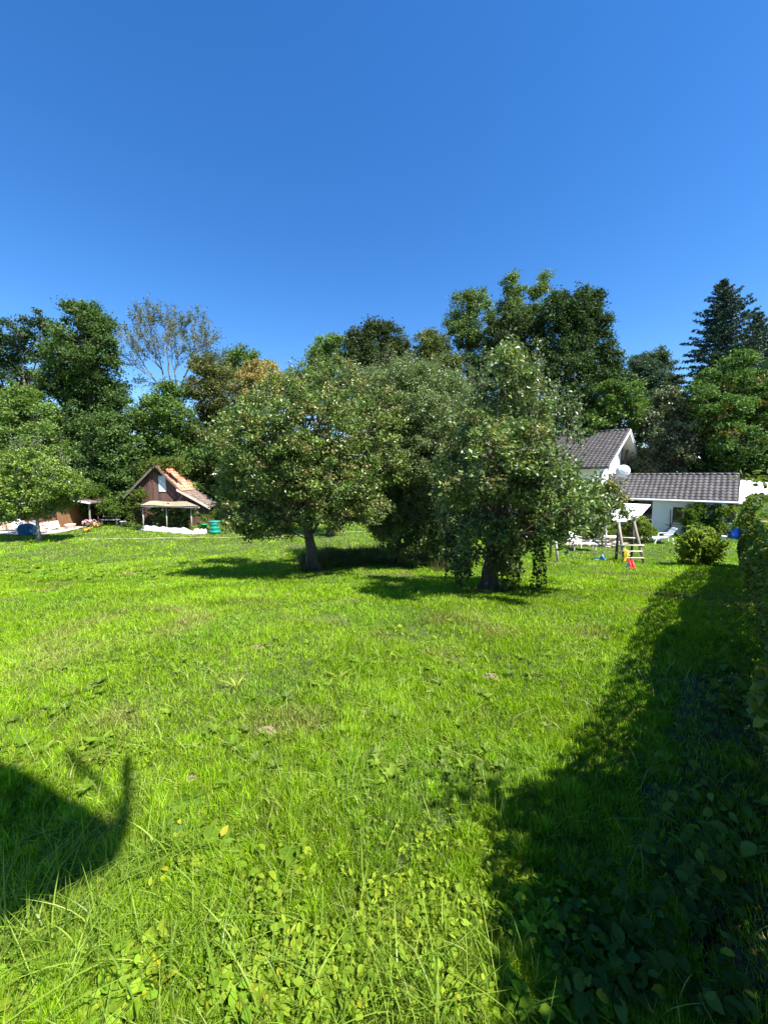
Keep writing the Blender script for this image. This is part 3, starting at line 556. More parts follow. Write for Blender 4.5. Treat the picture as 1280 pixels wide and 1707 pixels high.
bt("beech_tree", "dark tree with pale glinting leaves above the low wing", 1120, 34, K((1110, 680, 26), (1135, 690, 26), (1095, 710, 28), (1130, 725, 34), (1090, 745, 30), (1150, 750, 30), (1120, 770, 34), (1160, 715, 16), (1075, 770, 24), (1118, 660, 14)), [(.06, .09, .03), (.11, .13, .06), (.15, .17, .09)], seed=39, m="fruit_leaves")
bt("locust_tree", "large feathery green tree below the conifer at the right", 1215, 32, K((1190, 640, 28), (1225, 620, 28), (1250, 640, 28), (1170, 665, 24), (1210, 680, 36), (1250, 690, 36), (1180, 705, 28), (1235, 600, 16), (1290, 650, 40), (1280, 710, 40), (1225, 730, 36), (1270, 755, 30), (1215, 765, 20), (1310, 770, 40)), [(.055, .125, .02), (.085, .165, .028), (.115, .19, .035)], seed=40, flat=.5, patch=(.06, [(.25, .20, .05)]))
bt("maple_tree", "shadowed dark tree between the glinting tree and the locust tree", 1180, 37, K((1175, 730, 28), (1190, 760, 30), (1165, 780, 30), (1200, 790, 30), (1150, 690, 24)), DG, seed=41)

# sparse, nearly bare ash: many fine forked branches with small leaf tufts at the tips
def sparse(label, base, Y, seed):
    r = np.random.default_rng(seed); b = at(*base, Y); b[2] = float(g(b[0], b[1])); root = thing("bare_ash_tree", label, "tree", b, 0, FG)
    tb = B(); L = Leaves()
    def grow(p, d, ln, rad, k):
        e = p + d * ln; mid = (p + e) / 2 + r.normal(size=3) * ln * .04
        tb.tube([p - b, mid - b, e - b], [rad, rad * .85, rad * .68], 6 if rad > .04 else 4)
        if k <= 3:
            n_ = int(r.integers(3, 9)); P = e + r.normal(size=(n_, 3)) * .15; L.add(P, .20, DG + BR + [(.14, .13, .08)], .2, .5, r)
            P = mid + r.normal(size=(3, 3)) * .12; L.add(P, .15, BR + [(.2, .17, .10)], .2, .5, r)
        if k == 0:
            P = e + r.normal(size=(14, 3)) * np.array([.15, .15, .22]); L.add(P, .2, DG, .2, .5, r); return
        n_ = 3 if k > 3 and r.random() < .5 else 2
        for i in range(n_):
            dd = unit(d + r.normal(size=3) * np.array([.36, .3, .18]) + np.array([0, 0, .12])); grow(e, dd, ln * r.uniform(.72, .95), rad * .64, k - 1)
    fork = at(287, 665, Y)
    tb.tube([p - b for p in wobble(b, fork, 5, .02, r=r)], [.30, .27, .24, .21, .18, .16], 9)
    lead = []
    for (lx, ly, y0) in ((222, 575, 0), (250, 545, .6), (276, 535, -.5), (303, 550, .5), (328, 570, -.6), (348, 600, .4)):
        e = at(lx, ly, Y + y0 * 2); P = wobble(fork, e, 8, .025, r=r)
        for q_ in range(1, 8): P[q_] = P[q_] + np.array([(e[0] - fork[0]) * .10 * math.sin(math.pi * q_ / 8), 0, 0])
        lead.append(P); tb.tube([p - b for p in P], [.085 - .007 * k_ for k_ in range(9)], 6)
    tips = [(x_, np.interp(x_, [195, 225, 250, 300, 330, 350, 372], [545, 508, 506, 520, 518, 535, 570]) + r.uniform(-4, 10) + (k_ % 3) * r.uniform(8, 40)) for k_, x_ in enumerate(np.linspace(194, 374, 54) + r.normal(size=54) * 3)]
    for (px, py) in tips:
        e = at(px, py, Y + r.uniform(-2.4, 2.4)); li = int(np.argmin([abs(P[-1][0] - e[0]) + r.random() * .8 for P in lead])); s0 = lead[li][r.integers(3, 9)]
        fine = wobble(s0, e, 7, .03, r=r); nf = 8
        for q_ in range(1, 7): fine[q_] = fine[q_] + np.array([(e[0] - s0[0]) * .10 * math.sin(math.pi * q_ / 7), 0, 0])
        tb.tube([p - b for p in fine], [.032 * (1 - .75 * i_ / (nf - 1)) for i_ in range(nf)], 5)
        for q_ in range(2, nf):
            for _ in range(3):
                s_ = fine[q_ - 1] + (fine[q_] - fine[q_ - 1]) * r.random(); d = unit((e - s0) / np.linalg.norm(e - s0) + r.normal(size=3) * .5 + np.array([0, 0, .4])); ln = r.uniform(.3, 1.0)
                tb.tube([s_ - b, s_ + d * ln * .5 - b, s_ + d * ln - b], [.018, .013, .007], 4)
                for w_ in (.5, 1.0): L.add(s_ + d * ln * w_ + r.normal(size=(5, 3)) * .12, .15, DG + BR + [(.16, .14, .08)], .2, .5, r)
        L.add(e + r.normal(size=(20, 3)) * np.array([.12, .12, .3]), .18, DG + BG_, .2, .5, r)
    # low side branch to the left
    s = at(270, 640, Y); e = at(222, 632, Y); tb.tube([p - b for p in wobble(s, e, 5, .03, r=r)], [.06, .05, .04, .03, .02, .015], 5)
    for t in np.linspace(.45, 1, 9): q = s + (e - s) * t; L.add(q + r.normal(size=(18, 3)) * .35, .22, DG + BG_, .3, .5, r)
    tb.build("trunk", "ash_bark", root, smooth=True); L.build("crown", "far_leaves", root, b)
sparse("nearly bare tall ash fanning grey twigs against the sky", (285, 880), 39, 51)

def conifer(label, px, py_top, py_bot, wpx, Y, seed, lean=0, cols=BG_):
    r = np.random.default_rng(seed); b = at(px, 880, Y); b[2] = float(g(b[0], b[1])); root = thing("fir_tree", label, "tree", b, 0, FG)
    tb = B(); L = Leaves(); top = at(px + lean, py_top, Y); zb = at(px, py_bot, Y)[2]; Wm = wpx * Y / F / 2
    tb.tube([np.array([0, 0, 0]), (top - b) * .5, (top - b)], [.36, .22, .02], 8)
    H = top[2] - zb; nl = int(H / .42)
    for i in range(nl):
        t = (i + .5) / nl; z = zb + H * t; ax = b + (top - b) * ((z - b[2]) / (top[2] - b[2]))
        ln0 = Wm * (1 - t) ** .8 * 1.0 + .25; nb = int(7 + 6 * (1 - t)); a0 = r.random() * 6.28
        for k in range(nb):
            a = a0 + 6.283 * k / nb + r.normal() * .2; ln = ln0 * r.uniform(.55, 1.18); dirn = np.array([math.cos(a), math.sin(a), .05 + .55 * t])
            s = ax; e = s + dirn * ln; e[2] -= .06 * ln * ln * (1 - t)
            P = wobble(s, e, 4, .02, .05, r); tb.tube([p - b for p in P], [.045, .035, .025, .015, .006], 4)
            nn = int(16 + 26 * ln); tt = r.random((nn, 1)) ** .7; side = unit(np.cross(dirn, [0, 0, 1])); wd = (1 - tt) * ln * .30 + .12
            Q = s + (e - s) * tt + side * (r.random((nn, 1)) - .5) * 2 * wd + np.array([0, 0, -1]) * r.random((nn, 1)) * .22
            Q[:, 2] -= np.abs(r.normal(size=nn)) * .05
            L.add(Q, .34, cols, .6, .34, r)
    tb.build("trunk", "bark", root, smooth=True); L.build("crown", "needles", root, b)
conifer("tall dark pointed fir standing above the locust tree", 1205, 466, 710, 185, 43, 61)
conifer("second fir top at the right edge beside the tall fir", 1266, 520, 710, 120, 46, 62, -4)

# ------------------------------------------------------------------ shrubs
def shrub(name, label, base, lobes, cols, Y=None, leaf=.09, rc=.28, per=40, group=None, m="cover_leaves", **k):
    Y = Y if Y is not None else float(G(*base)[1]); k = {**dict(tr=.05, bark="bark", limb=.1, dens=1.1), **k}
    return tree(name, label, base, Y, lobes, cols, leaf=leaf, rc=rc, per=per, m=m, cat="shrub", group=group, **k)
shrub("round_shrub", "dense round bright green shrub standing alone on the lawn at the right", (1165, 944), K((1158, 905, 21), (1178, 910, 21), (1150, 920, 19), (1168, 925, 21), (1184, 897, 15), (1160, 892, 14), (1142, 907, 12), (1188, 915, 14), (1176, 887, 9), (1150, 935, 11), (1176, 938, 12)), [(.20, .28, .05), (.26, .33, .07), (.15, .22, .04)], leaf=.15, rc=.28, per=40, seed=71)
shrub("grass_shrub", "yellow green rounded bush behind the climbing ladder", (1062, 905), K((1050, 880, 16), (1065, 872, 14), (1075, 885, 14), (1042, 890, 12), (1060, 892, 16)), LG, leaf=.12, seed=72)
shrub("climbing_vine", "dark leafy vine covering the wing wall beside the window", (1175, 893), K((1165, 850, 16), (1180, 860, 16), (1150, 858, 12), (1190, 845, 12), (1165, 875, 16), (1145, 870, 10), (1195, 865, 12), (1180, 880, 12), (1150, 885, 10)), DG + MG, Y=25.2, leaf=.13, seed=73, depth=.2)
shrub("climbing_vine", "pale green vine at the corner post left of the blue barrel", (1212, 893), K((1204, 852, 9), (1216, 852, 7), (1200, 872, 9), (1204, 882, 8), (1198, 890, 8), (1224, 850, 6)), LG + MG, Y=24.3, leaf=.13, seed=74, depth=.2)
shrub("kiwi_vine", "large leaved vine under the shed canopy", (285, 884), K((262, 855, 10), (280, 853, 11), (298, 856, 10), (272, 866, 10), (290, 868, 10), (310, 862, 9), (265, 875, 8), (285, 877, 8), (308, 874, 8), (320, 856, 7)), [(.10, .16, .05), (.05, .09, .03), (.13, .18, .07)], Y=29, leaf=.22, rc=.3, per=22, seed=75, depth=.3)
shrub("climbing_vine", "brown green vine climbing the left corner of the shed", (222, 886), K((226, 830, 8), (222, 845, 9), (234, 840, 8), (220, 862, 8), (230, 822, 7), (240, 828, 6)), BR + MG, Y=30.0, leaf=.15, seed=76, depth=.3)
shrub("ivy_mound", "mossy green climber heaped over the shed ridge", (262, 886), K((252, 776, 12), (268, 774, 11), (284, 773, 10), (298, 772, 9), (240, 784, 7), (260, 784, 8), (247, 790, 7), (290, 778, 6)), BR + MG, Y=31, leaf=.14, rc=.3, seed=77, depth=.4)
shrub("hazel_shrub", "dark rounded bush left of the shed behind the flowers", (165, 872), K((140, 820, 20), (165, 830, 22), (185, 845, 18), (145, 845, 18), (125, 832, 14), (200, 850, 12)), DG + MG, Y=31, leaf=.16, rc=.4, seed=78)
shrub("currant_bush", "low green bush between the barrel and the broad apple tree", (385, 890), K((362, 858, 9), (378, 875, 9), (398, 880, 9), (345, 862, 7), (372, 848, 8), (410, 884, 7)), MG + YG, Y=28, leaf=.14, seed=79)
shrub("garden_bush", "small leafy plants in front of the shed posts", (230, 882), K((215, 874, 5), (228, 876, 5), (240, 878, 4), (332, 876, 6), (342, 882, 4)), MG + LG, Y=28.7, leaf=.13, rc=.2, per=24, seed=80)
shrub("rose_bush", "brownish flowering bush in front of the house patio", (985, 905), K((975, 892, 9), (990, 888, 9), (1005, 893, 8), (1018, 890, 8), (962, 888, 9), (1000, 878, 7)), BR + LG, leaf=.12, seed=81)
hedge_far = [("dark hedge shrub filling the gap below the trees behind the shed", 120, 34, DG), ("dark shrub under the trees behind the roof of the board shed", 330, 35, DG), ("dark understorey shrub seen behind the apple tree crown", 450, 34, DG), ("dark understorey shrub behind the middle pear tree", 590, 34, DG), ("dark understorey shrub behind the old pear tree", 740, 34, DG), ("dark understorey shrub left of the house gable", 890, 36, DG), ("dark understorey shrub above the wing ridge", 1090, 38, DG), ("dark understorey shrub above the flat roof", 1250, 33, DG), ("dark understorey shrub at the far left edge", -20, 36, DG)]
for i, (lb, px, Y_, c_) in enumerate(hedge_far):
    lo = []
    for k in range(9): lo.append((px - 72 + k * 18, random.uniform(800, 830), random.uniform(20, 28)))
    for k in range(6): lo.append((px - 65 + k * 26, random.uniform(760, 785), random.uniform(20, 26)))
    tree("understorey_shrub", lb, (px, 875), Y_, lo, c_, leaf=.34, rc=.8, per=80, tr=.12, cat="shrub", group="dark shrubs below the trees", seed=90 + i, dens=1.0)
def up_sun(p, h): t = (h - p[2]) / SUN[2]; return p + SUN * t
# ------------------------------------------------------------------ the long clipped hedge at the right
HP = [np.array([1.95, -3.0]), np.array([1.98, .4]), np.array([2.0, 1.3]), np.array(G(1290, 1440)[:2]), np.array(G(1264, 1200)[:2]), np.array(G(1247, 1063)[:2]), np.array(G(1237, 1001)[:2]), np.array(G(1217, 942)[:2])]
HP[3][0] = max(HP[3][0], 2.05)
HH = [3.0, 3.0, 2.5, 1.75, 1.65, 1.85, 2.25, 1.8]  # near heights, out of view, are set to shape the foreground shadow edge
def hedge():
    r = np.random.default_rng(5); root = thing("hedge", "long tall green hedge running along the right edge of the lawn", "hedge", (HP[4][0], HP[4][1], float(g(*HP[4]))))
    off = np.array(root.location); L = Leaves(); tb = B()
    seg = [np.linalg.norm(b - a) for a, b in zip(HP[:-1], HP[1:])]
    for i, (a, b) in enumerate(zip(HP[:-1], HP[1:])):
        d = (b - a) / seg[i]; nrm = np.array([d[1], -d[0]]); mid = (a + b) / 2; dist = max(1.5, np.linalg.norm(mid))
        size = .065 + .0035 * dist; area = seg[i] * 3.2; n = int(area * (7.5 if i < 4 else 6.0) / (size * size * .5)); n = min(n, 90000)
        t = r.random(n); h = HH[i] * (1 - t) + HH[i + 1] * t
        along = (a + (b - a) * t[:, None]); zf = r.random(n)
        prof = .16 * np.sin(zf * 3.1) + .22 * (vnoise(along[:, 0] * .9 + 3, along[:, 1] * .9 + zf * 3, 4) - .5)
        depth = [.08, .08, .08, .05, .08, .22, .42][i] + (.9 * np.maximum(0, zf - .62) if i > 2 else 0) - prof + np.where(r.random(n) < .72, np.abs(r.normal(size=n)) * .16, r.random(n) * 1.0) + .12 * (zf > .9) + .25 * (zf < .12)
        topn = .22 * (vnoise(along[:, 0] * 1.1, along[:, 1] * 1.1, 9) - .5)
        z = g(along[:, 0], along[:, 1]) + .06 + zf * (h + topn)
        tp = r.random(n) < .22; z = np.where(tp, g(along[:, 0], along[:, 1]) + h + topn - np.abs(r.normal(size=n)) * .10, z); depth = np.where(tp, r.random(n) * 1.05 - .05, depth)
        P = np.stack([along[:, 0] + nrm[0] * depth, along[:, 1] + nrm[1] * depth, z], 1)
        keep = vnoise(along[:, 0] * 2.2 + 9, along[:, 1] * 2.2 + zf * 5, 14) > .14; P = P[keep]
        L.add(P, size, [(.08, .15, .025), (.12, .20, .035), (.17, .24, .04), (.06, .11, .025), (.18, .18, .04)], .35, .62, r)
        for k in range(int(seg[i] / .28)):
            q = a + (b - a) * r.random() + nrm * r.uniform(.75, 1.15); z0 = float(g(*q)); 
            tb.tube([(q[0] - off[0], q[1] - off[1], z0 - .05 - off[2]), (q[0] - off[0] + r.normal() * .05, q[1] - off[1], z0 + .9 - off[2]), (q[0] - off[0] + r.normal() * .12, q[1] - off[1] + r.normal() * .1, z0 + HH[i] * .93 - off[2])], [.022, .016, .008], 5)
    # stray twigs reaching into the picture from the near end
    for (x0, y0, x1, y1, Y) in ((1300, 806, 1208, 794, 4.6), (1310, 800, 1236, 790, 4.2), (1300, 820, 1250, 800, 4.4), (1310, 838, 1262, 826, 4.8), (1320, 790, 1262, 784, 4.4)):
        s = at(x0, y0, Y); e = at(x1, y1, Y + .3); pts = wobble(s, e, 4, .04, r=r); tb.tube([p - off for p in pts], [.006, .005, .004, .003, .002], 4)
        P = s + (e - s) * r.random((11, 1)) + r.normal(size=(11, 3)) * .03; L.add(P, .085, LG + YG, .5, .6, r)
    c = up_sun(G(800, 1335), 2.5); r2 = np.random.default_rng(3); tb.tube([np.array([2.3, c[1], 1.2]) - off, c - off], [.012, .005], 5)  # unseen sprout added toward the sun to throw a small shadow on the lawn
    L.add(c + r2.normal(size=(150, 3)) * np.array([.20, .12, .10]), .07, LG + YG, .5, .6, r2)
    tag(tb.build("branches", "bark", root, smooth=True), kind="stuff"); L.build("foliage", "hedge_leaves", root, off)
hedge()

# ------------------------------------------------------------------ unseen roof slab added behind the camera, outlined to throw the lower left shadow
nr = thing("shadow_caster_roof", "roof overhang added unseen above and behind the camera, outlined to throw the lower left shadow", "roof")
hh = 6.2
pp = [G(212, 1402), G(112, 1335), G(0, 1283), G(-230, 1215), G(-420, 1560), G(-60, 1600), G(70, 1530), G(185, 1462)]
q = [up_sun(p, hh) for p in pp]
rb = B(); rb.slab(q[::-1], .12, (0, 0, 1)); rb.build("shadowcaster", "weathered_wood", nr)
rb = B(); f0 = up_sun(G(205, 1400), hh); f1 = up_sun(G(211, 1268), hh + .2); rb.beam(f0, f1, .05, .05); f2 = up_sun(G(110, 1262), hh + .2); f3 = up_sun(G(168, 1312), hh + .2); rb.beam(f2, f3, .05, .05); rb.beam(f3, f0, .03, .03); rb.build("shadow_beams", "weathered_wood", nr)  # unseen beams added to throw the thin post shadows

# ------------------------------------------------------------------ climbing ladder and swing frame
def gx(px, py): return G(px, py)
SW = G(1050, 938); swt = thing("swing_set", "weathered wooden ladder frame with a long swing beam reaching left", "swing set", SW)
def sw(px, py, Y): return tuple(at(px, py, Y) - SW)
Yn = float(SW[1]); Yb = Yn + .9; Ym = Yn + .45
def leg(a, b, m_): B().tube([a, b], .06, 8).build("leg", m_, swt, smooth=True)
leg(sw(1041, 942, Yn), sw(1030, 869, Ym), "weathered_wood"); leg(sw(1073, 941, Yn), sw(1055, 866, Ym), "weathered_wood")
leg(sw(1026, 935, Yb), sw(1031, 871, Ym), "dark_post"); leg(sw(1051, 934, Yb), sw(1056, 868, Ym), "dark_post")
for (x0, y0, x1, y1, dy) in ((1036, 896, 1062, 897, .3), (1037, 909, 1071, 909, .1), (1038, 919, 1068, 919, .05), (1040, 930, 1070, 930, 0)):
    B().tube([sw(x0 - 3, y0, Yn + dy), sw(x1 + 2, y1, Yn + dy)], .028, 6).build("rung", "pale_wood", swt, smooth=True)
for (x0, y0, x1, y1) in ((1027, 905, 1050, 905), (1026, 922, 1050, 921)): B().tube([sw(x0, y0, Yb - .2), sw(x1, y1, Yb - .2)], .025, 6).build("rung", "weathered_wood", swt, smooth=True)
B().tube([sw(922, 870, Ym), sw(1058, 868.5, Ym)], .055, 8).build("top_beam", "pale_wood", swt, smooth=True)
B().tube([sw(1048, 868, Ym - .2), sw(1058, 868, Ym + .3)], .085, 8).build("beam_cap", "dark_post", swt, smooth=True)
leg(sw(930, 941, Yn), sw(922, 870, Ym), "pale_wood"); leg(sw(916, 934, Yb), sw(921, 870, Ym), "weathered_wood")
def drape(name, label, cat, quad, m_, nx=8, amp=.05):
    a, b, c, d = [np.array(p) for p in quad]; o = (a + b) / 2; o[2] = float(g(o[0], o[1])); V = []; Q = []
    for j in range(nx + 1):
        for i in range(nx + 1):
            u, v = i / nx, j / nx; p = (a * (1 - u) + b * u) * (1 - v) + (d * (1 - u) + c * u) * v
            p = p + np.array([0, -1, 0]) * amp * math.sin(u * 9 + v * 4) + rng.normal(size=3) * amp * .15; V.append(p - o)
    for j in range(nx):
        for i in range(nx): q_ = j * (nx + 1) + i; Q.append((q_, q_ + 1, q_ + nx + 2, q_ + nx + 1))
    ob = tag(mesh_np(name, V, [Q], m_, smooth=True, loc=o), label, cat); s_ = ob.modifiers.new("thick", 'SOLIDIFY'); s_.thickness = .015; return ob
drape("yellow_towel", "yellow and pale pink cloth hanging on the lower ladder of the climbing frame", "towel", [at(1037, 940, Yn - .12), at(1041, 934, Yn - .12), at(1050, 926, Yn - .1), at(1042, 913, Yn - .08)], "yellow_cloth")
rt = thing("toy_slide", "small red plastic toy slide leaning below the climbing ladder", "toy slide", G(1052, 948))
rp = lambda px, py, Y: tuple(at(px, py, Y) - np.array(rt.location))
Yr = float(rt.location[1])
for dx in (0, 5):
    b_ = B(); b_.tube([rp(1047 + dx, 933, Yr + .3), rp(1049.5 + dx, 940, Yr + .1), rp(1051 + dx, 947, Yr), rp(1054 + dx, 948, Yr - .1)], .05, 8); b_.build("side_rail", "red_plastic", rt, smooth=True)
b_ = B(); b_.slab([rp(1047, 935, Yr + .3), rp(1052, 935, Yr + .3), rp(1056, 947, Yr), rp(1051, 947, Yr)], .03); b_.build("slide_bed", "red_plastic", rt)
b_ = B(); b_.slab([rp(1043, 941, Yr + .25), rp(1047, 936, Yr + .25), rp(1049, 947, Yr + .05), rp(1046, 947, Yr + .05)], .03); b_.build("base_plate", "white_plastic", rt)
ts = thing("toy_sprinkler", "flat pale blue toy lying on the lawn left of the ladder", "toy", G(1001, 934))
b_ = B(); b_.box(-.28, .28, -.09, .09, .02, .06); b_.build("base", "pale_blue", ts, bevel=.015); b_ = B(); b_.lathe([(.08, .06), (.10, .10), (.06, .2), (.03, .26), (.001, .27)], 12, (.05, 0, 0)); b_.build("head", "pale_blue", ts, smooth=True)

# ------------------------------------------------------------------ barrels, bins, boxes
def barrel(name, label, base, m_, rad, h, rib=3, lid=None, cat="barrel"):
    o = thing(name, label, cat, base); prof = [(rad * .86, .0), (rad * .95, .05)]
    for i in range(rib):
        z = h * (i + .6) / (rib + .2); prof += [(rad, z - .06), (rad * 1.06, z - .03), (rad * 1.06, z + .03), (rad, z + .06)]
    prof += [(rad * .97, h - .03), (rad * .99, h)]
    B().lathe(prof, 24).build("body", m_, o, smooth=True)
    B().lathe([(rad * 1.05, h - .03), (rad * 1.07, h + .01), (rad * 1.0, h + .05), (.001, h + .06)], 24).build("lid", lid or m_, o, smooth=True)
    return o
b0 = G(1219, 898); barrel("rain_barrel", "tall bright blue rain barrel beside the hedge end", b0, "blue_plastic", .31, .95, 2, "pale_blue")
b0 = G(359, 890); barrel("rain_barrel", "ribbed teal green barrel beside the white sheet near the shed", b0, "green_plastic", .36, .86, 3, "green_plastic")
wbx = thing("flower_tub", "small white tub below the vine left of the blue barrel", "tub", G(1203, 902)); B().lathe([(.14, 0), (.19, .3), (.205, .31), (.205, .34), (.17, .34), (.15, .28)], 16).build("pot", "white_plastic", wbx, smooth=True); B().lathe([(.16, .30), (.001, .315)], 16).build("soil", "dark_soil", wbx)
gb_ = thing("green_bucket", "small bright green bucket left of the teal barrel", "bucket", G(341, 884)); B().lathe([(.16, 0), (.2, .42), (.215, .42), (.215, .46), (.17, .46), (.14, .1)], 16).build("bucket", "light_green_plastic", gb_, smooth=True); B().tube([(-.2, 0, .44), (-.1, -.12, .36), (.1, -.12, .36), (.2, 0, .44)], .01, 5).build("handle", "grey_metal", gb_)
# the long white sheet over a bed
def longsheet(name, label, pts, wd, h, m_, cat="tarpaulin"):
    P = []
    for a, b in zip(pts[:-1], pts[1:]):
        for t in np.linspace(0, 1, 10, endpoint=False): P.append(a + (b - a) * t)
    P.append(pts[-1]); o = pts[len(pts) // 2].copy(); V = []; Q = []; nv = 9
    for i, p in enumerate(P):
        e = min(1, (i + .3) / 3, (len(P) - i - .7) / 2)
        for k in range(nv):
            s_ = (k / (nv - 1) - .5) * 2; x, y = p[0] + rng.normal() * .02, p[1] + s_ * wd
            z = float(g(x, y)) + h * max(0, e) * (1 - abs(s_) ** 2.6) * (.75 + .5 * float(vnoise(i * .5, k * .5, 3))) + .02 + .03 * math.sin(i * 1.3 + k)
            V.append((x - o[0], y - o[1], z - o[2]))
    for i in range(len(P) - 1):
        for k in range(nv - 1): q_ = i * nv + k; Q.append((q_, q_ + nv, q_ + nv + 1, q_ + 1))
    return tag(mesh_np(name, V, [Q], m_, smooth=True, loc=o), label, cat)
longsheet("white_sheet", "long crumpled white sheet lying on the grass in front of the shed", [G(232, 881.5), G(250, 884), G(285, 887), G(322, 889.5)], .4, .3, "tarp")
longsheet("pink_sheet", "short faded pink sheet at the right end of the white sheet", [G(322, 889.5), G(334, 890), G(347, 890)], .35, .3, "pink_tarp")

# ------------------------------------------------------------------ white garden lounge chair
lc = thing("lounge_chair", "low white plastic reclining chair on the lawn beside the house wall", "lounge chair", G(1106, 905), R(-12))
b_ = B(); b_.slab([(-.75, -.3, .28), (.1, -.3, .36), (.1, .3, .36), (-.75, .3, .28)], .05); b_.build("seat", "white_plastic", lc, bevel=.01)
b_ = B()
for k in range(5): y = -.28 + k * .125; b_.slab([(.1, y, .36), (.48, y, .88), (.48, y + .1, .88), (.1, y + .1, .36)], .04, (1, 0, 0))
b_.slab([(.44, -.3, .83), (.5, -.3, .92), (.5, .3, .92), (.44, .3, .83)], .05, (1, 0, 0)); b_.build("backrest", "white_plastic", lc)
for y in (-.34, .34): b_ = B(); b_.slab([(-.2, y - .04, .56), (.3, y - .04, .58), (.3, y + .04, .58), (-.2, y + .04, .56)], .035); b_.beam((-.18, y, .3), (-.18, y, .56), .06, .05); b_.build("armrest", "white_plastic", lc, bevel=.01)
for x in (-.62, .38):
    for y in (-.3, .3): B().beam((x, y, 0), (x * .82, y * .95, .34), .07, .06).build("leg", "white_plastic", lc)
fr = thing("footstool", "white plastic footstool touching the lounge chair", "footstool", G(1093, 903), R(-12)); b_ = B(); b_.slab([(-.26, -.22, .3), (.22, -.22, .3), (.22, .22, .3), (-.26, .22, .3)], .05); b_.build("seat", "white_plastic", fr, bevel=.01)
for x in (-.2, .18):
    for y in (-.18, .18): B().beam((x, y, 0), (x * .9, y * .9, .26), .05, .05).build("leg", "white_plastic", fr)
dr = thing("clothes_airer", "folded dark metal rotary airer leaning against the pale wing wall", "clothes airer", at(1116, 888, 26.4)); dr.location[2] = -2
for (a, b) in (((0, 0, 0), (.0, .1, 1.7)), ((0, 0, .5), (-.55, .1, -.0)), ((.0, 0, .55), (.4, .1, 1.25)), ((-.35, 0, .7), (.3, .05, .45))): B().tube([a, b], .022, 6).build("bar", "dark_metal", dr)

# parasol, table and seats on the patio
YP = float(G(1009, 912)[1])
ps = thing("closed_parasol", "white parasol pole standing on the house patio behind the swing beam", "parasol", G(1009, 911)); 
B().tube([(0, 0, 0), (0, 0, 2.35)], .03, 8).build("pole", "white_paint", ps, smooth=True); B().lathe([(.28, 0), (.28, .06), (.06, .09), (.05, .2)], 18).build("base", "dull_stone", ps, smooth=True)
B().lathe([(.05, .95), (.10, 1.15), (.13, 1.5), (.09, 2.1), (.03, 2.4), (.001, 2.45)], 12).build("canopy", "awning_cloth", ps, smooth=True)
T2 = [G(940, 909), G(1022, 912), G(1072, 903), G(1084, 900), G(1084, 894), G(1000, 893), G(940, 895)]
sheet("patio_paving", dens(T2, 5, .03), .05, "paving_stone"); NOGRASS.append(T2)
def table(name, label, base, L_, W_, H_, m_, rz=0, top=None):
    o = thing(name, label, "table", base, rz); b_ = B(); b_.box(-L_ / 2, L_ / 2, -W_ / 2, W_ / 2, H_ - .04, H_); b_.build("tabletop", top or m_, o, bevel=.01)
    for x in (-1, 1):
        for y in (-1, 1): B().beam((x * (L_ / 2 - .06), y * (W_ / 2 - .06), 0), (x * (L_ / 2 - .08), y * (W_ / 2 - .08), H_ - .04), .05, .05).build("leg", m_, o)
    return o
def chair(name, label, base, rz, m_, group=None):
    o = thing(name, label, "chair", base, rz, group); B().box(-.22, .22, -.22, .22, .40, .44).build("seat", m_, o, bevel=.01)
    b_ = B(); b_.slab([(-.21, .2, .46), (.21, .2, .46), (.2, .30, .88), (-.2, .30, .88)], .03, (0, 1, 0)); b_.build("backrest", m_, o)
    for x in (-.2, .2):
        for y in (-.19, .19): B().beam((x * 1.1, y * 1.1, 0), (x, y, .40), .035, .035).build("leg", m_, o)
        B().beam((x * 1.1, -.2, .64), (x * 1.1, .24, .66), .05, .03).build("armrest", m_, o)
    return o
table("garden_table", "grey metal garden table on the patio right of the parasol pole", G(1018, 912), .9, .6, .62, "grey_metal", R(-10), "white_paint")
table("garden_bench_table", "low pale slatted table at the lawn edge under the old pear tree branches", G(972, 918), 1.2, .55, .42, "pale_wood", R(-8))
chair("garden_chair", "dark garden chair in front of the house patio left of the parasol pole", G(996, 911), R(160), "grey_metal", "chairs on the house patio")
chair("garden_chair", "pale garden chair on the house patio under the pear branches", G(958, 914), R(30), "white_plastic", "chairs on the house patio")
gr = thing("kettle_grill", "small black kettle grill on the patio behind the swing beam", "grill", G(998, 903)); B().ball((0, 0, .82), .3, 10, .85).build("bowl", "dark_metal", gr, smooth=True)
for a in (0, 2.09, 4.19): B().tube([(.3 * math.cos(a), .3 * math.sin(a), 0), (.15 * math.cos(a), .15 * math.sin(a), .62)], .018, 6).build("leg", "grey_metal", gr)
for i, (px, py, s_) in enumerate(((984, 909, .28), (992, 911, .22), (978, 911, .2), (1026, 910, .24), (1033, 911, .18))):
    r_ = np.random.default_rng(200 + i); b_ = B(); b_.ball((0, 0, s_ * .55), s_, 8, .7); o = b_.build("garden_stone", "dull_stone", None); 
    for v in o.data.vertices: v.co *= 1 + (r_.random() - .5) * .25
    o.location = G(px, py); tag(o, ["largest pale stone at the patio edge, left of the parasol pole", "middle sized stone beside the largest one at the patio edge", "small stone left of the largest one at the patio edge", "pale stone right of the parasol pole under the swing beam", "smallest stone beside the dark back leg of the ladder frame"][i], "stone", "pale stones along the patio edge")

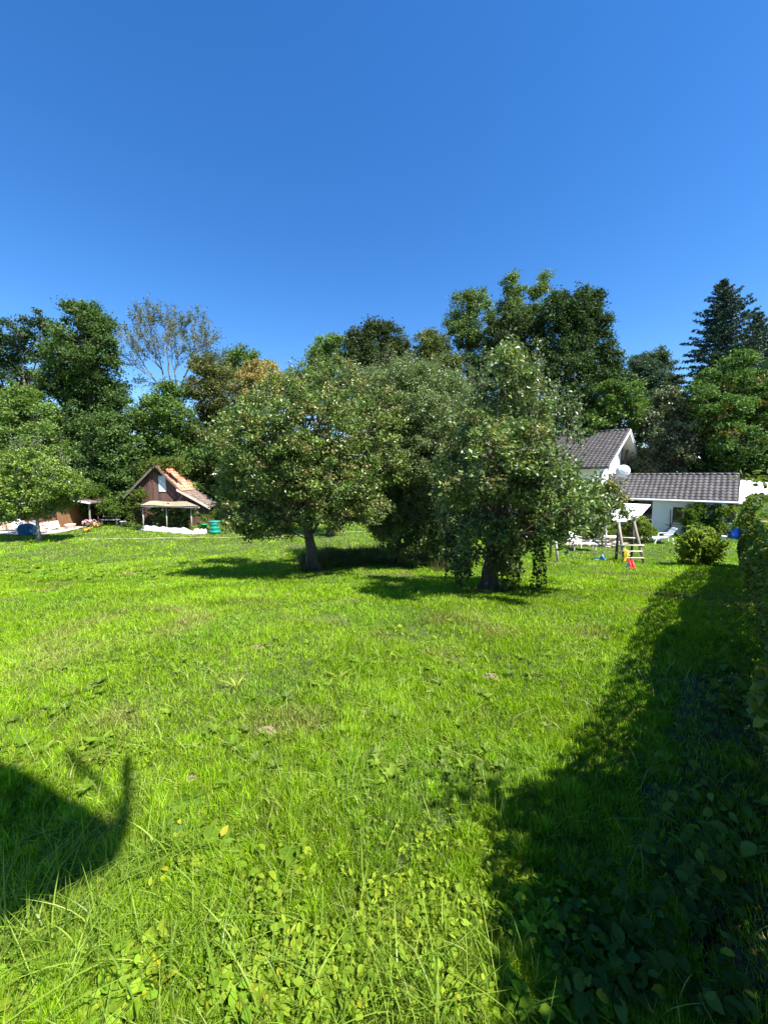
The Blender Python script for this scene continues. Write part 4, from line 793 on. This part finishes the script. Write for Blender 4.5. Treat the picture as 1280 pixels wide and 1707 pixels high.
# ------------------------------------------------------------------ things on the left terrace
bc = thing("blue_bag", "crumpled dark blue sack standing among white chairs on the left terrace", "sack", G(46, 892))
r_ = np.random.default_rng(9); b_ = B(); b_.lathe([(.38, 0), (.46, .08), (.44, .2), (.5, .34), (.42, .5), (.47, .62), (.36, .72), (.12, .75), (.001, .72)], 18); o = b_.build("bag_body", "blue_cloth", bc, smooth=True)
for v in o.data.vertices: v.co += Vector(r_.normal(size=3)) * .035
B().tube([(-.3, -.1, .66), (-.1, -.2, .82), (.2, -.1, .7)], .02, 6).build("strap", "blue_cloth", bc)
for (px, py, rz, lb) in ((25, 890, 20, "white plastic chair left of the blue sack"), (61, 888, 200, "white plastic chair right behind the blue sack"), (74, 889, 150, "white plastic chair in front of the tilted white panel"), (36, 886, 80, "white plastic chair behind the blue sack, deepest on the terrace")):
    chair("plastic_chair", lb, G(px, py), R(rz), "white_plastic", "white plastic chairs on the left terrace")
pn = thing("leaning_table", "pale panel leaning tilted against the brown hut", "panel", G(90, 884))
pz = lambda px, py, Y: tuple(at(px, py, Y) - np.array(pn.location)); Yp_ = float(pn.location[1])
B().slab([pz(81, 883, Yp_ - .2), pz(100, 879, Yp_ + .1), pz(96, 868, Yp_ + .6), pz(78, 870, Yp_ + .3)], .05, (0, 1, 0)).build("board", "dirty_panel", pn); B().tube([pz(88, 883, Yp_ + .5), pz(87, 871, Yp_ + .42)], .025, 6).build("prop", "weathered_wood", pn)
bw = thing("white_bowl", "round white basin on the terrace right of the brown hut door", "basin", G(118, 881)); B().lathe([(.2, 0), (.33, .28), (.36, .3), (.36, .33), (.31, .33), (.24, .1), (.001, .06)], 20).build("bowl", "bowl_white", bw, smooth=True)
drape("red_towel", "red patterned cloth over a chair right of the small apple trunk", "towel", [at(66, 880, 29), at(78, 880, 29), at(78, 870, 29.2), at(66, 871, 29.2)], "pink_cloth", amp=.04)
drape("orange_towel", "orange and pink cloth hanging at the far left of the terrace", "towel", [at(6, 888, 28.6), at(20, 888, 28.6), at(20, 873, 28.8), at(4, 874, 28.8)], "orange_cloth", amp=.05)
table("terrace_table", "white table on the left terrace behind the cloths", G(20, 886), 1.3, .8, .72, "white_plastic", R(5))
bn = thing("white_bench", "low white bench on the grass left of the shed", "bench", G(185, 875)); B().box(-.75, .75, -.2, .2, .40, .46).build("seat", "white_paint", bn, bevel=.01); B().box(-.75, .75, .22, .26, .6, .74).build("backrest", "weathered_wood", bn)
for x in (-.6, .6): B().box(x - .04, x + .04, -.18, .24, 0, .40).build("leg", "weathered_wood", bn)
wp = thing("white_pot", "small white pot right of the low white bench", "plant pot", G(206, 877)); B().lathe([(.15, 0), (.22, .36), (.24, .36), (.24, .42), (.18, .42), (.15, .3)], 14).build("pot", "white_plastic", wp, smooth=True); B().lathe([(.17, .36), (.001, .38)], 14).build("soil", "dark_soil", wp)
def flowers(label, px, py, cols, n, seed, w_=.45, h=.6):
    r = np.random.default_rng(seed); b = G(px, py); o = thing("flower_bush", label, "flowers", b, 0, "flower beds by the left terrace"); L = Leaves(); Fl = Leaves(); st = B()
    for k in range(16): p = np.array([r.normal() * w_ * .4, r.normal() * .2, h * r.uniform(.6, 1.1)]); st.tube([(p[0] * .4, p[1] * .4, 0), tuple(p)], .008, 4)
    P = np.stack([r.normal(size=n) * w_ * .5, r.normal(size=n) * .25, r.random(n) * h], 1); L.add(P, .13, MG + LG, .4, .5, r)
    P = np.stack([r.normal(size=n // 2) * w_ * .45, r.normal(size=n // 2) * .22 - .1, h * (.55 + r.random(n // 2) * .6)], 1); Fl.add(P, .12, cols, .6, .9, r)
    tag(st.build("branches", "bark", o), kind="stuff"); L.build("foliage", "cover_leaves", o); Fl.build("blossom", "petals", o)
flowers("pink flowering plant between the terrace and the white bench", 152, 881, [(.75, .25, .35), (.8, .45, .5), (.85, .7, .7)], 160, 301)
flowers("orange flowers low on the grass right of the pink ones", 163, 880, [(.8, .3, .1), (.85, .45, .2)], 90, 302, .3, .35)
flowers("small yellow potted flowers just below the pink flowering plant", 148, 887, [(.85, .6, .05), (.8, .5, .1)], 60, 303, .2, .3)
for (px, y0, y1, lb) in ((571, 893, 858, "thin grey stake in the grass right of the far apple trunk"), (594, 890, 862, "slightly leaning thin stake beside the footpath"), (629, 889, 862, "short stake beside the pear tree, in the sunny gap")):
    b = G(px, y0); o = thing("garden_stake", lb, "stake", b, 0, "thin stakes in the lawn behind the trees"); e = at(px + 1, y1, b[1]) - b; B().tube([(0, 0, -.1), tuple(e)], .025, 6).build("pole", "dark_post", o); B().tube([tuple(e * .98), tuple(e + np.array([0, 0, .02]))], .03, 6).build("cap", "weathered_wood", o)
# swing seat hanging in the pear tree
sg = thing("rope_swing", "blue swing seat on white ropes hanging under the pear tree", "swing", at(742, 888, 14.6))
for dx in (-.16, .16): B().tube([(dx, 0, 0), (dx * .6, 0, .75)], .012, 5).build("rope", "white_paint", sg)
B().box(-.2, .2, -.09, .09, -.03, .02).build("seat", "blue_plastic", sg, bevel=.01)

# ivy strands hanging from the old pear tree, ivy on its trunk
def hanging(name, label, strands, Y, size, cols, per=46, base=None):
    r = np.random.default_rng(hash(label) % 999 if 0 else len(label)); p0 = at(strands[0][0], strands[0][1], Y); o = thing(name, label, "ivy", p0); L = Leaves(); st = B()
    for (x0, y0, x1, y1) in strands:
        a = at(x0, y0, Y + r.normal() * .15); b = at(x1, y1, Y + r.normal() * .15); pts = wobble(a, b, 6, .03, 0, r); st.tube([p - p0 for p in pts], .007, 4)
        n_ = int(per * np.linalg.norm(b - a)); P = a + (b - a) * r.random((n_, 1)) + r.normal(size=(n_, 3)) * .035; L.add(P, size, cols, .1, .8, r)
    tag(st.build("branches", "bark", o), kind="stuff"); L.build("foliage", "cover_leaves", o, p0)
hanging("ivy_strands", "loose ivy strands hanging to the grass right of the old pear tree", [(897, 885, 884, 995), (900, 885, 895, 1003), (898, 890, 893, 985), (904, 885, 906, 975), (902, 905, 910, 978), (896, 900, 889, 960), (901, 890, 900, 1000)], YD - .3, .075, [(.03, .075, .03), (.05, .10, .04)], 46)
hanging("ivy_curtain", "leafy ivy curtain left of the thick dark pear trunk", [(x, 870 + (i * 7) % 20, x - 4 + (i * 5) % 9, 905 + (i * 29) % 75) for i, x in enumerate(range(738, 786, 4))] + [(x, 880, x + 3, 930 + (i * 17) % 55) for i, x in enumerate(range(744, 780, 7))], YD - .2, .085, [(.06, .10, .04), (.10, .14, .05), (.14, .16, .08)], 60)
hanging("ivy_curtain", "leafy curtain with reddish leaves right of the thick dark pear trunk", [(x, 885 + (i * 7) % 20, x + 1 + (i * 5) % 9, 935 + (i * 29) % 60) for i, x in enumerate(range(828, 868, 4))] + [(x, 895, x + 3, 930 + (i * 17) % 50) for i, x in enumerate(range(832, 866, 6))], YD - .35, .085, [(.07, .12, .03), (.13, .17, .05), (.16, .12, .04)], 70)

# ------------------------------------------------------------------ grass and low plants
LAWNC = np.array([(.165, .31, .005), (.23, .375, .008), (.31, .44, .018), (.19, .34, .006)])
def blades(X, Y_, Hh, W, cols, lean=.5, seg=2, r=rng, dirbias=None, curl=1.0):
    n = len(X); Z = g(X, Y_); a = r.random(n) * 6.283; fx = np.cos(a); fy = np.sin(a)      # facing across
    la = r.random(n) * 6.283; ll = np.abs(r.normal(size=n)) * lean
    lx = np.cos(la) * ll; ly = np.sin(la) * ll
    if dirbias is not None: lx += dirbias[0]; ly += dirbias[1]
    V = []
    for k in range(seg + 1):
        t = k / seg; cx = X + lx * Hh * t ** (1 + curl * .8); cy = Y_ + ly * Hh * t ** (1 + curl * .8)
        cz = Z + Hh * (t - .32 * np.minimum(1.6, np.hypot(lx, ly)) * t * t)
        if k < seg:
            w_ = W * (1 - t ** 2 * .6) * .5; V.append(np.stack([cx - fx * w_, cy - fy * w_, cz], 1)); V.append(np.stack([cx + fx * w_, cy + fy * w_, cz], 1))
        else: V.append(np.stack([cx, cy, cz], 1))
    m_ = 2 * seg + 1; V = np.stack(V, 1).reshape(-1, 3); o = np.arange(n)[:, None] * m_
    Q = np.concatenate([o + np.array([2 * k, 2 * k + 1, 2 * k + 3, 2 * k + 2]) for k in range(seg - 1)]) if seg > 1 else np.zeros((0, 4), int)
    T = o + np.array([2 * seg - 2, 2 * seg - 1, 2 * seg])
    return V, Q, T, np.repeat(cols, m_, 0)
BARE = []
for i, (px, py, s_, lb) in enumerate([(478, 992, .17, "pale bare mound in the lawn just in front of the broad apple tree"), (430, 1080, .13, "small pale mound in the middle of the lawn"), (446, 1221, .10, "small pale mound in the lawn below the middle"), (1041, 967, .30, "flat bare earth patch in front of the ladder frame"), (984, 941, .30, "orange tinged bare earth patch left of the toy slide"), (318, 1308, .08, "smallest pale mound, low at the left in the lawn"), (817, 1130, .14, "dry pale spot in the lawn left of the hedge shadow")]):
    c = G(px, py); s_ *= .62; r_ = np.random.default_rng(i); V = [(0, 0, .035)]; n_ = 18
    for k in (1, 2, 3):
        for j in range(n_): a = 6.283 * j / n_; rr = s_ * k / 3 * (1 + .25 * r_.normal()); V.append((rr * math.cos(a) * 1.25, rr * math.sin(a), [0, .035, .022, .0][k] + r_.random() * .012))
    V = np.array(V); V[:, 2] += g(V[:, 0] + c[0], V[:, 1] + c[1]) - c[2]
    tag(mesh_np("molehill", V, [[(0, 1 + j, 1 + (j + 1) % n_) for j in range(n_)], [(1 + k * n_ + j, 1 + (k + 1) * n_ + j, 1 + (k + 1) * n_ + (j + 1) % n_, 1 + k * n_ + (j + 1) % n_) for k in range(2) for j in range(n_)]], "soil", loc=c), lb, "earth mound", "bare earth spots in the lawn"); BARE.append((c[0], c[1], s_ * .85))
def allowed(X, Y_):
    k = np.ones(len(X), bool)
    for poly in NOGRASS: k &= ~inpoly(X, Y_, poly)
    for bx, by, br_ in BARE: k &= ((X - bx) ** 2 / 1.5 + (Y_ - by) ** 2) > br_ ** 2
    # no grass inside or beyond the hedge line
    hx = np.interp(Y_, [p[1] for p in HP], [p[0] for p in HP]); k &= X < hx + .75 + (Y_ > HP[-1][1]) * 60
    # bare dark earth at the foot of the near hedge
    k &= ~((X > hx - .55 - .35 * vnoise(X * 3, Y_ * 3, 8)) & (Y_ < 4) & (rng.random(len(X)) < .8))
    return k
def lawn():
    VV = []; QQ = []; TT = []; CC = []; off = 0
    def put(res):
        nonlocal off
        V, Q, T, C = res; VV.append(V); QQ.append(Q + off); TT.append(T + off); CC.append(C); off += len(V)
    N = 800000; u = rng.random(N); Y_ = .75 * (36 / .75) ** (u ** .96); X = (rng.random(N) * 2 - 1) * 1.14 * Y_ + rng.normal(size=N) * .1
    k = allowed(X, Y_) ; X = X[k]; Y_ = Y_[k]; n = len(X)
    p1 = vnoise(X * .55, Y_ * .55, 1); p2 = vnoise(X * 2.1, Y_ * 2.1, 2); p3 = vnoise(X * 7, Y_ * 7, 3)
    p4 = vnoise(X * 13, Y_ * 13, 41); Hh = (.022 + .05 * p2 * (.4 + 1.2 * p4) + .035 * p3 * p4 * 1.5) * (.7 + .6 * rng.random(n)) * (.8 + .5 * p1) * (1 + .012 * Y_)
    W = (.0019 + .00135 * Y_) * (.7 + .6 * rng.random(n))
    ci = rng.integers(0, 4, n); c = LAWNC[ci] * (1 + (rng.random((n, 1)) - .5) * .5)
    c = c * (.82 + .36 * p1[:, None]) * (.72 + .6 * p4[:, None]) ; dry = np.clip((vnoise(X * 1.3, Y_ * 1.3, 5) - .70) * 4, 0, 1) * (rng.random(n) < .6); dry = np.maximum(dry, (rng.random(n) < .05) * .8)  # low clumps also coloured darker, imitating shade in the gaps
    c = c * (1 - dry[:, None]) + np.array([(.30, .27, .10)]) * dry[:, None]
    pale = rng.random(n) < .12; fw = np.clip(1.3 - Y_ / 10, .35, 1)[:, None]; c[pale] = (c[pale] * .5 + np.array([.24, .26, .10])) * fw[pale] + c[pale] * (1 - fw[pale]); dk = rng.random(n) < .2; c[dk] *= 1 - .55 * fw[dk]  # pale blades imitate highlights, darkened ones the shaded gaps; weaker far off
    blue = (vnoise(X * .8 + 20, Y_ * .8, 6) > .68); c[blue] *= np.array([.9, .97, 1.25])
    put(blades(X, Y_, Hh, W, c, .55, 2, dirbias=(.3 * (vnoise(X * 1.2, Y_ * 1.2, 11) - .5) * 2, .3 * (vnoise(X * 1.2 + 7, Y_ * 1.2, 12) - .5) * 2)))
    # longer wispy blades in the foreground
    n = 7000; Y_ = .8 + 6 * rng.random(n) ** 1.5; X = (rng.random(n) * 2 - 1) * 1.1 * Y_; k = allowed(X, Y_) & (vnoise(X * 1.7, Y_ * 1.7, 21) + .25 * rng.random(n) > .55 - .15 * (X < 0)); X = X[k]; Y_ = Y_[k]; n = len(X)
    put(blades(X, Y_, .08 + .12 * rng.random(n), .0022 + .0012 * Y_, jitter_col([(.17, .27, .02), (.22, .32, .04), (.32, .34, .10)], n), .9, 4))
    tag(mesh_np("grass", np.concatenate(VV), [np.concatenate(QQ), np.concatenate(TT)], "grass_blades", None, np.concatenate(CC), smooth=True), kind="stuff")
lawn()
def tufts():
    VV = []; QQ = []; TT = []; CC = []; off = 0
    for (px, py, n, h, sp) in [(170, 1500, 90, .30, .1), (90, 1500, 80, .34, .1), (200, 1580, 90, .3, .12), (300, 1640, 90, .3, .12), (680, 1640, 60, .26, .12), (780, 1600, 40, .22, .1), (440, 1560, 60, .22, .12), (20, 1580, 100, .36, .12), (60, 1600, 60, .42, .10), (140, 1640, 70, .42, .12), (20, 1520, 50, .40, .10), (255, 1450, 110, .30, .09), (290, 1440, 60, .32, .06), (120, 1545, 40, .38, .1), (560, 1700, 70, .30, .10), (640, 1690, 70, .32, .10), (720, 1680, 60, .32, .08), (860, 1670, 24, .25, .05), (890, 1640, 20, .25, .05), (380, 1700, 60, .32, .12), (230, 1680, 50, .34, .12), (470, 1660, 30, .3, .1), (330, 1560, 24, .3, .1), (590, 1310, 60, .2, .12), (640, 1340, 50, .2, .1), (60, 1420, 40, .25, .12), (470, 1300, 40, .18, .1), (585, 1180, 60, .2, .15), (320, 1140, 60, .2, .2), (370, 1060, 50, .22, .25), (260, 1090, 60, .2, .3), (-40, 1650, 80, .45, .15), (820, 1700, 50, .28, .1)]:
        c = G(px, py); X = c[0] + rng.normal(size=n) * sp; Y_ = c[1] + rng.normal(size=n) * sp
        V, Q, T, C = blades(X, Y_, h * .78 * (.4 + .8 * rng.random(n)), (.0042 + .0012 * c[1]) * (.6 + .7 * rng.random(n)), jitter_col([(.15, .25, .02), (.20, .31, .03), (.27, .35, .06), (.14, .24, .03)], n), .95, 6, curl=1.3)
        VV.append(V); QQ.append(Q + off); TT.append(T + off); CC.append(C); off += len(V)
    tag(mesh_np("long_grass", np.concatenate(VV), [np.concatenate(QQ), np.concatenate(TT)], "grass_blades", None, np.concatenate(CC), smooth=True), kind="stuff")
tufts()
def leafpts(n, zone, seed):
    r = np.random.default_rng(seed); P = []
    while len(P) < n:
        px = r.uniform(zone[0], zone[2]); py = zone[1] + (zone[3] - zone[1]) * r.random() ** .7; P.append(G(px, py))
    return np.array(P)
class BigLeaves:
    """ovate leaves with a folded midrib, pointed tip: 9 points each"""
    def __init__(s): s.V = []; s.F = []; s.C = []; s.k = 0
    def add(s, P, N, T, L_, W_, C):
        n = len(P); N = unit(N); T = unit(T - N * (T * N).sum(1, keepdims=True)); S = np.cross(N, T)
        prof = [(0, .0), (.22, .78), (.5, 1.0), (.78, .62), (1.0, 0)]; rows = []
        for t, w_ in prof:
            c = P + T * L_[:, None] * t - N * (L_[:, None] * .28 * t * t)
            if w_ == 0: rows.append(c[:, None])
            else: rows.append(np.stack([c - S * (W_ * w_ / 2)[:, None] + N * (W_ * w_ * .16)[:, None], c, c + S * (W_ * w_ / 2)[:, None] + N * (W_ * w_ * .16)[:, None]], 1))
        V = np.concatenate(rows, 1); m_ = V.shape[1]; o = np.arange(n)[:, None] * m_ + s.k
        for a in (0,): s.F.append(("t", np.concatenate([o + np.array(q) for q in [(0, 2, 1), (0, 3, 2), (10, 11, 11)][:2]])))
        s.F.append(("q", np.concatenate([o + np.array(q) for q in [(1, 2, 5, 4), (2, 3, 6, 5), (4, 5, 8, 7), (5, 6, 9, 8)]]))); s.F.append(("t", np.concatenate([o + np.array(q) for q in [(7, 8, 10), (8, 9, 10)]])))
        s.V.append(V.reshape(-1, 3)); s.C.append(np.repeat(C, m_, 0)); s.k += n * m_
    def build(s, name, m_, parent=None, off=None):
        V = np.concatenate(s.V); V = V - off if off is not None else V
        return mesh_np(name, V, [np.concatenate([f for k, f in s.F if k == "q"]), np.concatenate([f for k, f in s.F if k == "t"])], m_, parent, np.concatenate(s.C), smooth=True)
def cover():
    L = BigLeaves(); r = np.random.default_rng(77)
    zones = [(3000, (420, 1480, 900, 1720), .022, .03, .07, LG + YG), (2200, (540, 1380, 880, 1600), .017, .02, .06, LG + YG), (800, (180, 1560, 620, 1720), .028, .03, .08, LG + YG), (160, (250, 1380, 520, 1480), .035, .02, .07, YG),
             (620, (0, 1600, 420, 1720), .034, .02, .12, YG + MG), (600, (840, 1480, 1020, 1720), .034, .02, .12, MG), (760, (930, 1450, 1240, 1720), .042, .03, .2, DG), (300, (1080, 1180, 1280, 1480), .05, .02, .2, MG),  # darker leaf colour in the right zone deepens the hedge shade
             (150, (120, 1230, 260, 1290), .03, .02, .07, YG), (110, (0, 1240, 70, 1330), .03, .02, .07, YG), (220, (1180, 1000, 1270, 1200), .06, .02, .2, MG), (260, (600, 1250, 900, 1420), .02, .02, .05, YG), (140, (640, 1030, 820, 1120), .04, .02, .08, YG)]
    for n, z, size, h0, h1, cols in zones:
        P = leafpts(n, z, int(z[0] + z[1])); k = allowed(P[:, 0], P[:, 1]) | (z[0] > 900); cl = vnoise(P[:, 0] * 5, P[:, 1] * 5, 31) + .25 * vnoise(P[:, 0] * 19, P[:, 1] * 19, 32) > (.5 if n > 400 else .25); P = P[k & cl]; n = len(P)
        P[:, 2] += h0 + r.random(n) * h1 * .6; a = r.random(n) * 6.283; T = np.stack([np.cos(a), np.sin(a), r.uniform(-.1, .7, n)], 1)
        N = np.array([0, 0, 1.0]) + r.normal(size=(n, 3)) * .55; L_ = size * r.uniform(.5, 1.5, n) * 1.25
        c = jitter_col([(q_[0] * 1.65, q_[1] * 1.7, q_[2] * .7) if z[0] < 900 else q_ for q_ in cols], n, r, .25); yl = r.random(n) < .012; c[yl] = (.34, .32, .03)  # sunny zones get brightened leaf colour, the shaded right zones do not
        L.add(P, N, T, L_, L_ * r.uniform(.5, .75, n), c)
    tag(L.build("ground_cover", "cover_leaves"), kind="stuff")
cover()
def rosette(name, label, px, py, nl, ln, wd, cols, upv=.9, group=None, cat="weed", seed=0):
    r = np.random.default_rng(seed + int(px)); c = G(px, py); L = BigLeaves(); a = r.random() * 6 + 6.283 * np.arange(nl) / nl + r.normal(size=nl) * .3
    T = np.stack([np.cos(a), np.sin(a), upv * r.uniform(.4, 1.5, nl)], 1); P = np.repeat(c[None] + np.array([0, 0, .01]), nl, 0) + T * .01
    N = np.stack([-np.cos(a) * upv, -np.sin(a) * upv, np.ones(nl)], 1); L_ = ln * r.uniform(.6, 1.15, nl); L.add(P, N, T, L_, L_ * wd * r.uniform(.8, 1.2, nl), jitter_col(cols, nl, r, .2))
    o = L.build(name, "cover_leaves", None, c); o.location = c; tag(o, label, cat, group); return o
YL = [(.30, .33, .05), (.36, .36, .08), (.22, .29, .04)]; DL = [(.09, .18, .012), (.13, .23, .02), (.17, .27, .03)]
rosette("dock_plant", "yellowing long leaved dock plant left of the lawn centre", 395, 1150, 5, .17, .22, YL, 1.1, seed=1)
rosette("dock_plant", "dock plant with pale flopped leaves at the lawn centre", 565, 1135, 5, .17, .24, YL + DL, .5, seed=2)
rosette("dock_plant", "dark green spreading dock plant right beside the pale flopped one", 602, 1110, 9, .16, .24, DL, .8, seed=3)
rosette("broadleaf_weed", "broad leaved weed casting its own shadow left of the grass tuft, upper of two", 296, 1340, 5, .13, .6, DL, .4, seed=4)
rosette("broadleaf_weed", "broad leaved weed left of the grass tuft, lower of two", 302, 1366, 5, .14, .6, [(.10, .19, .05)], .3, seed=5)
rosette("broadleaf_weed", "single wide leaved weed right of the long grass tuft", 366, 1418, 6, .12, .6, DL, .4, seed=6)
rosette("broadleaf_weed", "shadowed wide leaved weed in the middle of the foreground", 478, 1448, 6, .13, .55, DL, .4, seed=7)
rosette("broadleaf_weed", "leafy weed by the tip of the roof shadow at the left", 165, 1262, 8, .12, .55, LG, .4, seed=8)
rosette("yellow_leaf_weed", "weed with a bright yellow upright leaf at the bottom left", 262, 1652, 5, .08, .4, [(.48, .42, .02), (.14, .2, .04)], 1.2, seed=9)
def weeds():
    r = np.random.default_rng(55); L = BigLeaves(); spots = []
    while len(spots) < 380:
        px, py = r.uniform(-40, 1060), 905 + 420 * r.random() ** 1.2
        if px > 1150 - (py - 940) * .8 or vnoise(px / 70, (py - 900) / 22, 5) < .45: continue
        spots.append((px, py, int(r.integers(5, 10)), r.uniform(.035, .085), r.uniform(.22, .45), (DL + YL[2:]) if r.random() < .6 else LG, r.uniform(.6, 1.2)))
    for i in range(60): spots.append((5 + i * 4.5 + r.normal() * 8, 957 + r.normal() * 8, 9, .13, .4, DL, 1.0))
    for px, py, nl, ln, wd, cols, upv in spots:
        c = G(px, py); a = r.random() * 6 + 6.283 * np.arange(nl) / nl + r.normal(size=nl) * .3
        T = np.stack([np.cos(a), np.sin(a), upv * r.uniform(.4, 1.5, nl)], 1); P = np.repeat(c[None] + np.array([0, 0, .03]), nl, 0)
        N = np.stack([-np.cos(a) * upv, -np.sin(a) * upv, np.ones(nl)], 1); L_ = ln * (1 + .02 * c[1]) * r.uniform(.6, 1.15, nl); L.add(P, N, T, L_, L_ * wd * r.uniform(.8, 1.2, nl), jitter_col(cols, nl, r, .25))
    tag(L.build("meadow_weeds", "cover_leaves"), kind="stuff")
weeds()
def undergrowth():
    """tall dry grass, stalks and brown seed heads under the fruit trees"""
    r = np.random.default_rng(8); n = 9000; px = 500 + 250 * r.random(n); base = np.interp(px, [500, 560, 640, 750], [958, 950, 945, 955]); py = base - 30 * r.random(n)
    P = np.array([G(a, b) for a, b in zip(px[:700], py[:700])]); k = r.integers(0, 700, n); X = P[k, 0] + r.normal(size=n) * .12; Y_ = P[k, 1] + r.normal(size=n) * .18
    h = .12 + .6 * r.random(n) ** 2 * vnoise(X * 1.5, Y_, 3) * 1.6
    c = jitter_col([(.10, .07, .04), (.06, .06, .03), (.16, .11, .07), (.04, .07, .02), (.05, .08, .02)], n, r); V, Q, T, C = blades(X, Y_, h, np.full(n, .016), c, .35, 3, r)
    tag(mesh_np("dry_undergrowth", V, [Q, T], "grass_blades", None, C, smooth=True), kind="stuff")
undergrowth()
def litter():
    r = np.random.default_rng(18); n = 1300; t = r.random(n); Y_ = .8 + 3.6 * r.random(n); hx = np.interp(Y_, [p[1] for p in HP], [p[0] for p in HP]); X = hx - .9 * r.random(n) ** 1.3 + .3
    P = np.stack([X, Y_, g(X, Y_) + .012 + .02 * r.random(n)], 1); L = Leaves(); L.add(P, .045, [(.10, .07, .03), (.07, .05, .025), (.15, .11, .05)], 3, .6, r)
    tag(L.build("fallen_leaves", "cover_leaves"), kind="stuff")
    S = [G(1290, 1330), G(1262, 1480), G(1150, 1560), G(1110, 1720), G(1420, 1720), G(1500, 1400)]
    sheet("bare_earth", dens(S, 6, .03), .012, "dark_soil")
litter()
